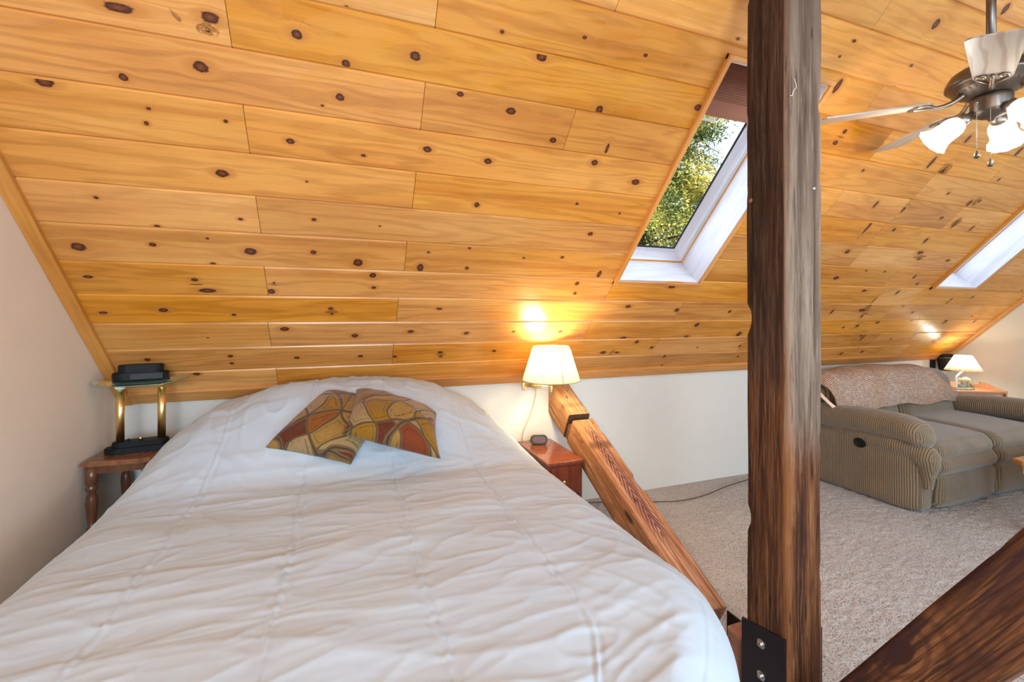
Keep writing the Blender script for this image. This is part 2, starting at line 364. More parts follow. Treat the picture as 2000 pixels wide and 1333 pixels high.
PITCH, S0 = .175, .1853
JOINTS = {-1: [-.368, 1.46, 3.27, 5.1], 0: [.243, 2.073, 2.9, 4.46], 1: [-.37, 1.453, 3.27, 4.9], 2: [.245, 2.072, 4.237, 5.5], 3: [-.349, 1.467, 3.283, 3.918, 4.376],
          4: [.258, 3.841, 5.1], 5: [-.34, 3.28, 5.6], 6: [.265, 3.262, 5.1], 7: [-.337, 2.68, 3.283, 3.849], 8: [.264, .879, 3.296, 5.1], 9: [-.343, 2.682, 3.829],
          10: [.276, 2.4, 4.46], 11: [-.34, .905, 3.3], 12: [.26, 2.107, 3.85], 13: [-.34, 2.68, 4.4], 14: [.3, 3.2]}
KNOTS = """-0.618,1.816,0.03,0.012 -0.39,1.837,0.02,0.015 -0.402,1.801,0.006,0.006 -0.44,1.69,0.019,0.016 -0.657,1.622,0.011,0.011 -0.397,1.524,0.006,0.006 -0.632,1.482,0.006,0.007 -0.614,1.533,0.006,0.005 -0.863,1.573,0.02,0.014 -0.439,1.324,0.018,0.014 -0.153,1.837,0.014,0.013 -0.004,1.939,0.008,0.007 0.22,1.842,0.016,0.014 -0.006,1.778,0.012,0.011 -0.026,1.664,0.013,0.012 0.396,1.744,0.011,0.009 0.606,1.714,0.017,0.013 -0.199,1.48,0.012,0.01 0.057,1.458,0.008,0.006 0.299,1.515,0.014,0.012 0.557,1.497,0.014,0.012 0.508,1.972,0.007,0.006 -0.085,1.626,0.005,0.004 0.675,1.922,0.018,0.014 0.982,1.778,0.014,0.015 1.445,1.859,0.016,0.013 0.819,1.625,0.013,0.011 1.051,1.552,0.013,0.013 0.82,2.014,0.008,0.006 1.094,2.004,0.008,0.006 1.471,2.133,0.007,0.005 1.086,1.624,0.006,0.022 -0.853,1.181,0.006,0.006 -0.696,1.072,0.008,0.006 -0.406,1.129,0.007,0.006 -0.973,0.957,0.019,0.018 -0.732,0.983,0.01,0.009 -0.538,1.026,0.005,0.005 -0.391,0.97,0.019,0.017 -0.54,0.897,0.008,0.006 -0.988,0.807,0.014,0.008 -0.624,0.804,0.011,0.009 -0.587,0.743,0.028,0.012 -0.996,0.606,0.013,0.008 -0.776,0.623,0.015,0.012 -0.506,0.594,0.008,0.008 -0.914,0.29,0.011,0.01 -0.564,0.3,0.011,0.01 -0.566,0.243,0.009,0.009 -0.735,0.168,0.013,0.011 -0.638,0.439,0.004,0.004 -0.152,1.323,0.004,0.004 0.549,1.287,0.01,0.012 -0.134,1.15,0.008,0.007 0.133,1.139,0.004,0.004 -0.144,0.98,0.01,0.011 0.044,0.932,0.017,0.02 0.334,0.915,0.013,0.022 0.363,1.01,0.006,0.006 0.559,1.046,0.007,0.006 0.568,0.923,0.008,0.01 0.113,0.858,0.013,0.014 0.12,0.78,0.009,0.008 -0.334,0.744,0.013,0.014 -0.318,0.796,0.004,0.005 -0.08,0.637,0.01,0.01 -0.076,0.601,0.007,0.008 0.465,0.639,0.013,0.008 -0.299,0.494,0.018,0.014 0.035,0.438,0.015,0.014 0.328,0.464,0.015,0.011 0.65,0.445,0.013,0.012 -0.258,0.272,0.012,0.009 0.067,0.269,0.012,0.009 0.256,0.256,0.011,0.01 0.519,0.282,0.013,0.01 0.526,0.242,0.009,0.008 0.857,0.28,0.012,0.01 -0.173,0.062,0.011,0.01 1.305,1.484,0.018,0.014 1.041,1.34,0.007,0.007 1.296,1.309,0.005,0.006 1.181,1.176,0.012,0.01 1.073,1.019,0.008,0.008 0.857,1.003,0.006,0.006 1.343,0.914,0.01,0.025 1.229,0.842,0.01,0.012 1.243,0.768,0.008,0.01 1.658,0.666,0.016,0.012 2.053,0.637,0.014,0.015 2.517,0.625,0.01,0.012 2.311,0.494,0.015,0.018 1.257,0.447,0.011,0.01 2.29,0.374,0.018,0.012 1.758,0.372,0.021,0.014 2.776,0.391,0.017,0.023 1.663,0.23,0.018,0.014 1.777,0.225,0.013,0.01 2.048,0.268,0.012,0.012 2.47,0.252,0.006,0.006 2.888,0.255,0.011,0.01 1.89,0.332,0.012,0.015 2.218,0.165,0.009,0.018 2.252,0.063,0.01,0.006 1.895,0.838,0.02,0.014 2.098,1.071,0.01,0.012 2.965,0.123,0.011,0.009 0.942,0.452,0.008,0.009 2.699,1.712,0.008,0.008 3.855,1.618,0.014,0.022 3.564,1.659,0.008,0.009 3.935,1.641,0.01,0.013 3.333,1.795,0.009,0.022 3.021,1.526,0.009,0.022 3.299,1.516,0.009,0.02 3.731,1.493,0.014,0.012 3.385,1.373,0.012,0.013 3.801,1.316,0.012,0.02 3.126,1.372,0.009,0.05 4.153,1.442,0.010,0.022 3.139,1.18,0.016,0.014 3.873,1.219,0.025,0.018 3.931,1.162,0.018,0.01 4.275,1.166,0.018,0.01 3.496,1.034,0.01,0.007 3.7,1.033,0.01,0.008 3.258,0.958,0.022,0.014 4.214,0.931,0.012,0.012 3.683,0.848,0.02,0.01 3.913,0.752,0.009,0.03 3.892,0.646,0.04,0.015 3.553,0.628,0.01,0.022 4.027,0.463,0.015,0.015 4.242,0.504,0.016,0.014 3.874,0.447,0.01,0.01 4.267,0.313,0.011,0.04 5.004,0.465,0.018,0.012 5.449,0.282,0.012,0.03 5.37,0.233,0.015,0.02 4.96,0.316,0.012,0.035 4.208,0.104,0.012,0.015 4.475,0.121,0.012,0.015 2.435,2.374,0.014,0.02 2.77,2.5,0.012,0.022 2.052,2.235,0.009,0.006 2.029,2.17,0.006,0.005 2.474,2.212,0.008,0.006 2.127,2.063,0.012,0.03 2.366,1.884,0.011,0.011 2.358,1.824,0.015,0.011 3.173,1.817,0.010,0.035 3.327,1.777,0.015,0.016 3.825,1.967,0.012,0.030 2.463,2.113,0.008,0.006 3.292,1.973,0.010,0.022 3.631,1.961,0.008,0.012"""
KNOTS = [tuple(map(float, k.split(','))) for k in KNOTS.split()]
krng = random.Random(5)
for _ in range(70):                                                   # knots on boards the list does not reach
    KNOTS.append((krng.uniform(3.9, 6.0), krng.uniform(.2, 2.55), krng.uniform(.006, .014), krng.uniform(.006, .02)))
def ceiling():
    B = Boards(); bid = 0; cells = {}
    for k in range(-1, 15):
        a = S0 + PITCH * k if k >= 0 else -.03; b = S0 + PITCH * (k + 1)
        b = min(b, SR - .001)
        if a >= b: continue
        js = [XL] + sorted(JOINTS.get(k, [])) + [XR]; cells[k] = []
        for x0, x1 in zip(js, js[1:]):
            bid += 1; cells[k].append((x0, x1, bid))
            cuts = sorted({a, b} | {q for s in SKY for q in s[2:] if a < q < b})
            for c0, c1 in zip(cuts, cuts[1:]):
                spans = [(x0, x1)]
                for sx0, sx1, ss0, ss1 in SKY:
                    if c1 <= ss0 + 1e-6 or c0 >= ss1 - 1e-6: continue
                    spans = [p for u0, u1 in spans for p in ((u0, min(u1, sx0)), (max(u0, sx1), u1)) if p[1] - p[0] > 1e-4]
                for u0, u1 in spans:
                    e0 = .0013 if u0 == x0 else 0; e1 = .0013 if u1 == x1 else 0
                    lo0 = (.0075, .0065) if c0 == a else (0, 0); hi0 = (.0055, .0065) if c1 == b else (0, 0)
                    A0, A1, U0, U1 = c0 + lo0[0], c1 - hi0[0], u0 + e0, u1 - e1
                    n = max(1, int((U1 - U0) / .3))
                    for q in range(n):
                        xa, xb = U0 + (U1 - U0) * q / n, U0 + (U1 - U0) * (q + 1) / n
                        r = [(xa, A0), (xb, A0), (xb, A1), (xa, A1)]; B.quad([SL(x, s) for x, s in r], r, bid)
                    if c0 == a:
                        r = [(U0, c0), (U1, c0), (U1, A0), (U0, A0)]; B.quad([SL(U0, c0, .006), SL(U1, c0, .006), SL(U1, A0), SL(U0, A0)], r, bid)
                    if c1 == b:
                        r = [(U0, A1), (U1, A1), (U1, c1), (U0, c1)]; B.quad([SL(U0, A1), SL(U1, A1), SL(U1, c1, .006), SL(U0, c1, .006)], r, bid)
                    for xe, d_ in ((U0, u0), (U1, u1)):
                        if abs(xe - d_) > 1e-5: B.quad([SL(xe, c0 + lo0[0]), SL(xe, c1 - hi0[0]), SL(d_, c1 - hi0[0], .006), SL(d_, c0 + lo0[0], .006)], [(xe, A0), (xe, A1), (d_, A1), (d_, A0)], bid)
    # knots lie in the board face, grain bends round them
    for X, s, rx, rs in KNOTS:
        k = math.floor((s - S0) / PITCH)
        if k not in cells: continue
        cc = [c for c in cells[k] if c[0] < X < c[1]]
        if not cc: continue
        x0, x1, bd = cc[0]; a = (S0 + PITCH * k if k >= 0 else -.03) + .0077; b = S0 + PITCH * (k + 1) - .0057
        x0 += .002; x1 -= .002
        if any(q[0] - rx < X < q[1] + rx and q[2] - rs < s < q[3] + rs for q in SKY): continue
        for q in SKY:
            if q[2] < s < q[3]:
                if X < q[0]: x1 = min(x1, q[0])
                elif X > q[1]: x0 = max(x0, q[1])
        def P(r, t):
            x = X + r * rx * math.cos(t) * (1.5 if r > 1.5 else 1.1); y = s + r * rs * math.sin(t)
            x = min(max(x, x0), x1); y = min(max(y, a), b)
            return x, y
        R = [0, .5, 1, 1.6, 2.4, 3.4]; N = 20
        for r0, r1 in zip(R, R[1:]):
            for i in range(N):
                t0, t1 = 2 * math.pi * i / N, 2 * math.pi * (i + 1) / N
                q = [(r0, t0), (r1, t0), (r1, t1), (r0, t1)] if r0 else [(0, 0), (r1, t0), (r1, t1)]
                pts = [P(*z) for z in q]
                kn = [((x - X) / (rx * (1.1 + .4 * min(1, max(0, (z[0] - 1) / .6)))), (y - s) / rs) for (x, y), z in zip(pts, q)]
                B.quad([SL(x, y, -.0004) for x, y in pts], pts, bd, kn, rs)
    o = B.build('ceiling', PINE); struct(o)
    # dark roof deck behind the boards and the plain dormer ceiling toward the front
    deck = plain('roof_deck', (.10, .055, .03), .9)
    vs, fs = [], []
    cx = sorted({XL - .1, XR + .1} | {q for s in SKY for q in s[:2]}); cs = sorted({-.1, SR + .02} | {q for s in SKY for q in s[2:]})
    for x0, x1 in zip(cx, cx[1:]):
        for s0, s1 in zip(cs, cs[1:]):
            xm, sm = (x0 + x1) / 2, (s0 + s1) / 2
            if any(s[0] < xm < s[1] and s[2] < sm < s[3] for s in SKY): continue
            n = len(vs); vs += [SL(x0, s0, .0062), SL(x1, s0, .0062), SL(x1, s1, .0062), SL(x0, s1, .0062)]; fs.append((n, n + 1, n + 2, n + 3))
            n = len(vs); vs += [SL(x0, s0, .15), SL(x1, s0, .15), SL(x1, s1, .15), SL(x0, s1, .15)]; fs.append((n, n + 1, n + 2, n + 3))
    mk('roof_deck', vs, fs, deck, o)
    B2 = Boards(); ev = Vector((0, YF - YR, ZF - ZR)); L = ev.length; ev.normalize(); en = ev.cross(Vector((1, 0, 0))).normalized()
    if en.z > 0: en = -en
    for k in range(int(L / PITCH) + 1):
        B2.slab(Vector((XL, YR, ZR)) + ev * PITCH * k - en * .012, (1, 0, 0), ev, en, XR - XL, PITCH, .012, 100 + k, .005)
    o2 = B2.build('ceiling', PINE); struct(o2)
    mk('roof_deck', [Vector((x, y, z + .03)) for x, y, z in ((XL - .1, YR, ZR), (XR + .1, YR, ZR), (XR + .1, YF - .1, ZF), (XL - .1, YF - .1, ZF))], [(0, 1, 2, 3)], deck, o2)
ceiling()

# trims: knee wall strip, gable strips
def trim(name, X0, X1, s0, s1, th, mat=TRIMW, along='x', seed=0):
    B = Boards(); n = 3 if along == 'x' else 1; js = np.linspace(X0, X1, n + 1)
    if along == 'x':
        for i in range(n): B.slab(SL(js[i], s0), (1, 0, 0), UP, -NRM, js[i + 1] - js[i], s1 - s0, th, 200 + seed + i, .003)
    else: B.slab(SL(X1, s0), UP, (-1, 0, 0), -NRM, s1 - s0, X1 - X0, th, 200 + seed, .003)
    return struct(B.build(name, mat))
trim('trim_1', XL + .05, XR, -.042, .0445, .016)
trim('trim_2', XL, XL + .052, -.042, SR, .022, along='s', seed=7)
trim('trim_3', XR - .075, XR, -.042, SR, .018, along='s', seed=9)

# ---- skylights: shaft, sash, pane, blind
GLASS = NT('window_glass', .02, 0, .5); GLASS.b.inputs['Transmission Weight'].default_value = 1; GLASS.b.inputs['IOR'].default_value = 1.01
GLASS.col((.93, .97, .95)); GLASS = GLASS.m
BLIND = board_wood('pleated_shade_cloth', (.36, .15, .085), (.31, .12, .07), (.24, .085, .05), rough=.7, ring=.1)
GASK = plain('black_gasket', (.012, .012, .014), .35)
def skylight(idx, q):
    x0, x1, s0, s1 = q; dp = .20
    B = Boards()
    # shaft lining boards: left, right, bottom, top
    def side(P, eu, ev, en, lu, lv, bid): B.slab(P, eu, ev, en, lu, lv, .012, bid, .001)
    side(SL(x0, s0) , UP, NRM, Vector((1, 0, 0)), s1 - s0, dp, 300 + idx)
    side(SL(x1, s0), UP, NRM, Vector((-1, 0, 0)), s1 - s0, dp, 310 + idx)
    side(SL(x0 + .012, s0), (1, 0, 0), NRM, UP, x1 - x0 - .024, dp, 320 + idx)
    side(SL(x0 + .012, s1), (1, 0, 0), NRM, -UP, x1 - x0 - .024, dp, 330 + idx)
    o = struct(B.build('window_%d' % (idx + 1), WHITEW))
    # trim bead round the opening (same stained pine as the strips)
    T = Boards(); w_ = .017
    T.slab(SL(x0 - w_, s0 - w_, .006), UP, (1, 0, 0), -NRM, s1 - s0 + 2 * w_, w_ + .006, .026, 340 + idx, .002)
    T.slab(SL(x1 + w_, s0 - w_, .006), UP, (-1, 0, 0), -NRM, s1 - s0 + 2 * w_, w_ + .003, .016, 343 + idx, .002)
    T.slab(SL(x0 - w_, s0 - w_, .006), (1, 0, 0), UP, -NRM, x1 - x0 + 2 * w_, w_ + .004, .018, 346 + idx, .002)
    T.slab(SL(x0 - w_, s1 + w_, .006), (1, 0, 0), -UP, -NRM, x1 - x0 + 2 * w_, w_ + .004, .018, 349 + idx, .002)
    T.build('window_trim', TRIMW, o)
    # frame then bevelled sash
    def ring(name, q0, d0, q1, d1, mat):
        a = [SL(q0[0], q0[2], d0), SL(q0[1], q0[2], d0), SL(q0[1], q0[3], d0), SL(q0[0], q0[3], d0)]
        b = [SL(q1[0], q1[2], d1), SL(q1[1], q1[2], d1), SL(q1[1], q1[3], d1), SL(q1[0], q1[3], d1)]
        RB = Boards()
        for i in range(4):
            j = (i + 1) % 4; L = (a[j] - a[i]).length; W = (b[i] - a[i]).length
            RB.quad([a[i], a[j], b[j], b[i]], [(0, 0), (L, 0), (L, W), (0, W)], 360 + i + idx * 5)
        r = RB.build(name, mat, o); mod(r, 'SOLIDIFY', thickness=.004, offset=0); return r
    ins = lambda q, e: (q[0] + e, q[1] - e, q[2] + e, q[3] - e)
    ring('shaft_liner', ins(q, .010), .198, ins(q, .024), .2, TRIMW)
    ring('window_frame', ins(q, .022), .200, ins(q, .040), .212, plain('aluminium_frame', (.62, .66, .70), .3, .3))
    ring('window_frame', ins(q, .036), .206, ins(q, .085), .250, WHITEW)
    ring('gasket', ins(q, .082), .248, ins(q, .094), .252, GASK)
    g = ins(q, .09)
    a = [SL(g[0], g[2], .253), SL(g[1], g[2], .253), SL(g[1], g[3], .253), SL(g[0], g[3], .253)]
    pane = mk('pane', a + [p + NRM * .004 for p in a], [(3, 2, 1, 0), (4, 5, 6, 7), (0, 1, 5, 4), (1, 2, 6, 5), (2, 3, 7, 6), (3, 0, 4, 7)], GLASS, o)
    # pleated blind drawn part way from the top
    P = Boards(); n = 34; sa, sb = s1 - .02, s1 - .20
    prof = []
    for i in range(n + 1):
        f = i / n; prof.append((sa + (sb - sa) * f, .192 - (.006 if i % 2 else 0)))
    prof.append((sb - .075, .187)); xa, xb = x0 + .016, x1 - .016
    for (sA, dA), (sB, dB) in zip(prof, prof[1:]):
        P.quad([SL(xa, sA, dA), SL(xb, sA, dA), SL(xb, sB, dB), SL(xa, sB, dB)], [(xa, sA), (xb, sA), (xb, sB), (xa, sB)], 400 + idx)
    bl = P.build('pleated_shade', BLIND); mod(bl, 'SOLIDIFY', thickness=.002)
    tag(bl, ['red-brown pleated shade drawn down at top of skylight left of the post', 'red-brown pleated shade at top of the right-hand skylight'][idx], 'window shade', 'pleated skylight shades')
    bm = bmesh.new(); hx = x0 + .20 if idx == 0 else (x0 + x1) / 2; sc = sb - .079
    addtube(bm, [SL(hx - .05, sc + .004, .184), SL(hx - .045, sc - .012, .172), SL(hx + .045, sc - .012, .172), SL(hx + .05, sc + .004, .184)], .006, 8)
    fromb('pull_handle', bm, plain('grey_handle', (.62, .58, .66), .4), bl, smooth=True)['label'] = 'pale grey pull handle'
for i, q in enumerate(SKY): skylight(i, q)

def turned_wood(name, a, b, rough=.28):
    t = NT(name, rough); v = t.obj(); n = t.noise(t.mapv(v, (40, 40, 5)), 1, 4, .6, .4); t.col(t.mix(t.rng(n, .3, .7), a, b)); return t.m
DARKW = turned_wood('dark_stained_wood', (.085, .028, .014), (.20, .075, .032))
# ================================================================== TIMBER FRAME
def timber_mat(name, body):
    t = NT(name, .68, 0, .15); v = t.obj(); body(t, v); return t.m
def rough_timber(name, L, wx, wy, mat, seed=0, parent=None, z0=0.0, amp=.0035, notch=None, step=.014):
    nx = 12; per = []
    for i in range(nx): per.append((-wx / 2 + wx * i / nx, -wy / 2, i / nx))
    for i in range(nx): per.append((wx / 2, -wy / 2 + wy * i / nx, i / nx))
    for i in range(nx): per.append((wx / 2 - wx * i / nx, wy / 2, i / nx))
    for i in range(nx): per.append((-wx / 2, wy / 2 - wy * i / nx, i / nx))
    N = len(per); nz = int(L / step); vs, fs = [], []
    for k in range(nz + 1):
        z = z0 + L * k / nz
        for j, (x, y, f) in enumerate(per):
            e = abs(f - .5) * 2; edge = max(0, (e - .7) / .3)
            n = noise.noise(Vector((x * 9 + seed, y * 9, z * 1.3))) * amp * .8 + noise.noise(Vector((x * 60 + seed, y * 60, z * 5))) * amp * .45
            chip = max(0, noise.noise(Vector((x * 14 + seed * 3, y * 14, z * 7))) - .28) * .05 * edge
            wav = noise.noise(Vector((seed + (1 if x > 0 else -1) * 3, (1 if y > 0 else -1) * 3, z * 2.2))) * amp * 1.2 * edge
            r = math.hypot(x, y); d = n + wav - chip - .004 * (edge ** 3)
            vs.append((x + x / r * d, y + y / r * d, z))
    for k in range(nz):
        for j in range(N):
            a = k * N + j; b = k * N + (j + 1) % N; fs.append((a, b, b + N, a + N))
    fs.append(tuple(range(N))[::-1]); fs.append(tuple(range(nz * N, nz * N + N)))
    o = mk(name, vs, fs, mat, parent, smooth=True)
    o.data.polygons[-1].use_smooth = False; o.data.polygons[-2].use_smooth = False
    return o

def post_body(t, v):
    x, y, z = t.sep(v)
    fr = t.rng(t.math('ADD', y, t.math('MULTIPLY', x, -.0)), -.066, -.062, 1, 0)          # front face, toward -y
    fine = t.math('ADD', t.math('MULTIPLY', t.noise(t.mapv(v, (62, 62, 3.0)), 1, 4, .7, .8), .62), t.math('MULTIPLY', t.noise(t.mapv(v, (220, 220, 9)), 1, 3, .6, .4), .38))
    broad = t.noise(t.mapv(v, (22, 22, 1.1)), 1, 3, .55, .3)
    patch = t.noise(t.mapv(v, (9, 9, 3.5)), 1, 4, .6)
    sawn = t.ramp(broad, [(.30, (.017, .009, .007)), (.52, (.040, .020, .013)), (.72, (.072, .037, .023))])
    sawn = t.mix(t.rng(fine, .50, .66, 0, .7), sawn, (.15, .085, .055)); sawn = t.mix(t.rng(fine, .48, .38, 0, .75), sawn, (.016, .008, .007))
    red = t.ramp(broad, [(.30, (.032, .011, .005)), (.5, (.115, .038, .013)), (.72, (.25, .092, .030))])
    red = t.mix(t.rng(fine, .48, .38, 0, .9), red, (.018, .008, .006)); red = t.mix(t.rng(fine, .52, .68, 0, .8), red, (.38, .165, .065))
    grey = t.ramp(broad, [(.28, (.08, .047, .030)), (.5, (.18, .117, .078)), (.75, (.31, .225, .16))])
    grey = t.mix(t.rng(fine, .47, .36, 0, .9), grey, (.055, .033, .024)); grey = t.mix(t.rng(fine, .52, .68, 0, .7), grey, (.38, .29, .22))
    zz = t.math('ADD', z, t.rng(patch, 0, 1, -.25, .25))
    low = t.rng(zz, 1.25, .95, 0, 1, True)
    left = t.mix(t.math('MULTIPLY', low, .55), sawn, red)
    front = t.mix(t.rng(zz, 1.12, .78, 0, 1, True), grey, red)
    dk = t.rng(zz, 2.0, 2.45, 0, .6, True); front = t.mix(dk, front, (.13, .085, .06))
    c = t.mix(fr, left, front)
    # orange worn streak along the near arris
    arr = t.math('MULTIPLY', t.rng(x, -.072, -.060, 1, 0), t.math('MULTIPLY', t.rng(y, -.070, -.050, 1, 0) , t.rng(zz, 1.5, 1.1, .15, 1, True)))
    c = t.mix(t.math('MULTIPLY', arr, .5), c, (.26, .10, .035))
    crack = t.vor(t.mapv(v, (30, 30, 3.2)), 1); c = t.mix(t.rng(crack, .10, .03, 0, .95), c, (.008, .005, .004))
    t.col(c); t.bump(t.math('ADD', fine, t.rng(crack, .15, .03, 0, -1)), .6, .006)
POST = timber_mat('weathered_post', post_body)
PX0, PY0, PW = 1.34, 1.048, .155
post = empty('timber_post', (PX0 + PW / 2, PY0 + .082, 0), 'rough upright timber post with steel base plate beside the bed', 'post')
zc = SL(0, s_of_y(PY0)).z
pb = rough_timber('post_body', 2.69, PW, .164, POST, 3, post)
for v in pb.data.vertices:                                             # head scribed to the slope
    y = v.co.y + PY0 + .082; top = SL(0, s_of_y(y)).z - .004
    v.co.z = min(v.co.z, top)
PLATE = plain('black_steel_plate', (.022, .018, .022), .38, .5)
def plate(name, X, t):
    bm = bmesh.new(); addprism(bm, [(-.075, .012), (.094, .012), (.094, .272), (-.075, .303)], X, X + t, Matrix(((0, 0, 1, 0), (1, 0, 0, 0), (0, 1, 0, 0), (0, 0, 0, 1))))
    bmesh.ops.bevel(bm, geom=bm.edges[:], offset=.001, segments=1, affect='EDGES'); return fromb(name, bm, PLATE, post)
pl = plate('base_plate', -PW / 2 - .0105, .0095); pr = plate('base_plate', PW / 2 + .001, .0095)
for pz in (.232, .123, .04):
    for par, sx, X in ((pl, -1, -PW / 2 - .0105), (pr, 1, PW / 2 + .0105)):
        bm = bmesh.new(); M = Matrix.Translation((X, .012, pz)) @ Matrix.Rotation(sx * math.pi / 2, 4, 'Y')
        addlathe(bm, [(.0155, 0), (.0155, .002), (.0145, .0025)], 20, M, True)
        addlathe(bm, [(.0095, .0025), (.0095, .008), (.0075, .0105), (.004, .0112)], 20, M, True)
        fromb('bolt', bm, CHROME, par, smooth=False)['label'] = 'bright zinc carriage bolt'
bm = bmesh.new(); addlathe(bm, [(.006, 0), (.006, .002), (.004, .004)], 14, Matrix.Translation((.035, -.083, 1.78)) @ Matrix.Rotation(math.pi / 2, 4, 'X'), True)
fromb('screw', bm, CHROME, post)
bm = bmesh.new(); addlathe(bm, [(.007, 0), (.008, .003), (.004, .006)], 14, Matrix.Translation((-.078, .062, 1.765)) @ Matrix.Rotation(-math.pi / 2, 4, 'Y'), True)
fromb('nail_head', bm, plain('rusty_nail', (.30, .07, .03), .7), post)
tube('frayed_string', spline([(-.055, -.0835, 2.13), (-.052, -.088, 2.10), (-.066, -.089, 2.085), (-.069, -.087, 2.07), (-.078, -.087, 2.068)], 6), .0014, plain('string', (.7, .62, .5), .9), post, 6)

def strut_body(t, v):
    x, y, z = t.sep(v)                                                  # z runs along the timber, y up out of its top face
    fine = t.noise(t.mapv(v, (110, 110, 4)), 1, 4, .6, .3); broad = t.noise(t.mapv(v, (8, 8, 1.6)), 1, 3, .55)
    tan = t.ramp(broad, [(.28, (.28, .115, .04)), (.5, (.47, .225, .085)), (.72, (.62, .35, .16))])
    tan = t.mix(t.rng(z, .15, .95, 0, .9), tan, t.ramp(broad, [(.3, (.24, .080, .035)), (.6, (.40, .150, .072)), (.8, (.50, .22, .12))]))
    tan = t.mix(t.rng(fine, .50, .38, 0, .7), tan, (.17, .065, .022)); tan = t.mix(t.rng(fine, .5, .66, 0, .45), tan, (.74, .45, .27))
    mot = t.noise(t.mapv(v, (18, 18, 12)), 1, 4, .65); tan = t.mix(t.rng(mot, .52, .68, 0, .55), tan, (.30, .12, .045))
    # crown-cut figure on the top face: nested V lines of dark latewood
    xx = t.math('ABSOLUTE', t.math('ADD', x, t.rng(t.noise(t.comb(0., 0., t.math('MULTIPLY', z, 2.2)), 1, 1), 0, 1, -.02, .02)))
    fig = t.math('SINE', t.math('ADD', t.math('MULTIPLY', t.math('ADD', z, t.math('MULTIPLY', xx, -3.2)), 120.0), t.math('MULTIPLY', t.noise(t.mapv(v, (14, 1, 5)), 1, 2), 5.0)))
    inv = t.math('MULTIPLY', t.math('MULTIPLY', t.rng(xx, .026, .044, 1, 0), t.rng(y, .074, .080, 0, 1)), t.math('MULTIPLY', t.rng(z, .42, .55, 0, 1), t.rng(z, 1.35, 1.2, 0, 1)))
    c = t.mix(t.math('MULTIPLY', t.rng(fig, .0, .5, 0, 1), inv), tan, (.085, .035, .055))
    # sawmill marks across the side
    saw = t.math('SINE', t.math('MULTIPLY', t.math('ADD', t.math('MULTIPLY', z, 1.0), t.math('ADD', t.math('MULTIPLY', y, .9), t.math('MULTIPLY', mot, .03))), 520.0))
    side = t.rng(x, -.066, -.071, 0, 1)
    c = t.mix(t.math('MULTIPLY', t.math('MULTIPLY', t.rng(saw, .2, .9, 0, .8), side), t.rng(mot, .40, .5)), c, (.20, .075, .02))
    kd = t.vor(t.mapv(v, (0, 9, 3.2), (0, .3, .55)), 1); c = t.mix(t.rng(kd, .20, .13, 0, .9), c, (.055, .022, .012))
    cut = t.math('MULTIPLY', t.rng(z, .3525, .3545, 0, 1), t.rng(z, .4105, .4085, 0, 1)); c = t.mix(t.math('MULTIPLY', cut, .85), c, (.06, .028, .018))  # shade of the slot painted dark into its cut faces
    crack = t.vor(t.mapv(v, (16, 16, 5)), 1); c = t.mix(t.rng(crack, .13, .05, 0, .9), c, (.04, .018, .01))
    t.col(c); t.bump(t.math('ADD', fine, t.math('MULTIPLY', t.math('MULTIPLY', saw, side), .2)), .5, .005)
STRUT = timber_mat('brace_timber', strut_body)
# rear brace: from the knee wall down toward the post foot; z local = downhill, y local = up
def along(P, Q):
    d = (Vector(Q) - Vector(P)); L = d.length; z = d.normalized(); x = Vector((1, 0, 0)); y = z.cross(x).normalized()
    if y.z < 0: x = -x; y = z.cross(x).normalized()
    x = y.cross(z)
    M = Matrix((x, y, z)).transposed().to_4x4(); M.translation = Vector(P); return M, L
TH = .186                                                               # timber depth
ta, tb_ = Vector((PX0 + PW / 2, 2.895, .872)), Vector((PX0 + PW / 2, 1.235, .036))
M, L = along(ta, tb_); off = M.to_3x3() @ Vector((0, -TH / 2, 0))
brace = empty('timber_brace', ta, 'pale sawn timber brace sloping from the low wall down past the nightstand', 'beam')
brace.matrix_world = Matrix.Translation(off) @ M
def notched(brace, z0, z1, name):
    o = rough_timber(name, z1 - z0, PW, TH, STRUT, 11, brace, z0=z0, amp=.003)
    return o
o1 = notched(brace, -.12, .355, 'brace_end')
bpy.context.view_layer.update()
dY = (brace.matrix_world.to_3x3() @ Vector((0, 0, 1))).y
for v in o1.data.vertices:                                              # upper end is cut plumb against the wall
    y_ = (brace.matrix_world @ v.co).y
    if y_ > YB - .004: v.co.z += (y_ - (YB - .004)) / -dY
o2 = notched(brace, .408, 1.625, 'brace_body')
o3 = rough_timber('brace_core', .08, PW - .02, TH * .62, DARKW, 12, brace, z0=.34, amp=.001)  # dark wood chosen to paint in the shade inside the slot
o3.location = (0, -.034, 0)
REDB = turned_wood('red_brown_timber', (.17, .065, .035), (.36, .16, .10), .6)
# low block and steel strap between brace and post
blk = empty('timber_block', (PX0 + PW / 2, 1.262, 0), 'short reddish timber block between duvet and black post plate', 'beam')
bb = rough_timber('block_body', .185, PW - .004, .075, REDB, 21, blk, amp=.002)
bb.location = (-.002, .003, .0); bb.rotation_euler = (0, 0, 0)
box('steel_strap', (PW / 2 + .001, -.03, .01), (PW / 2 + .008, .19, .115), PLATE, blk, bev=.001)

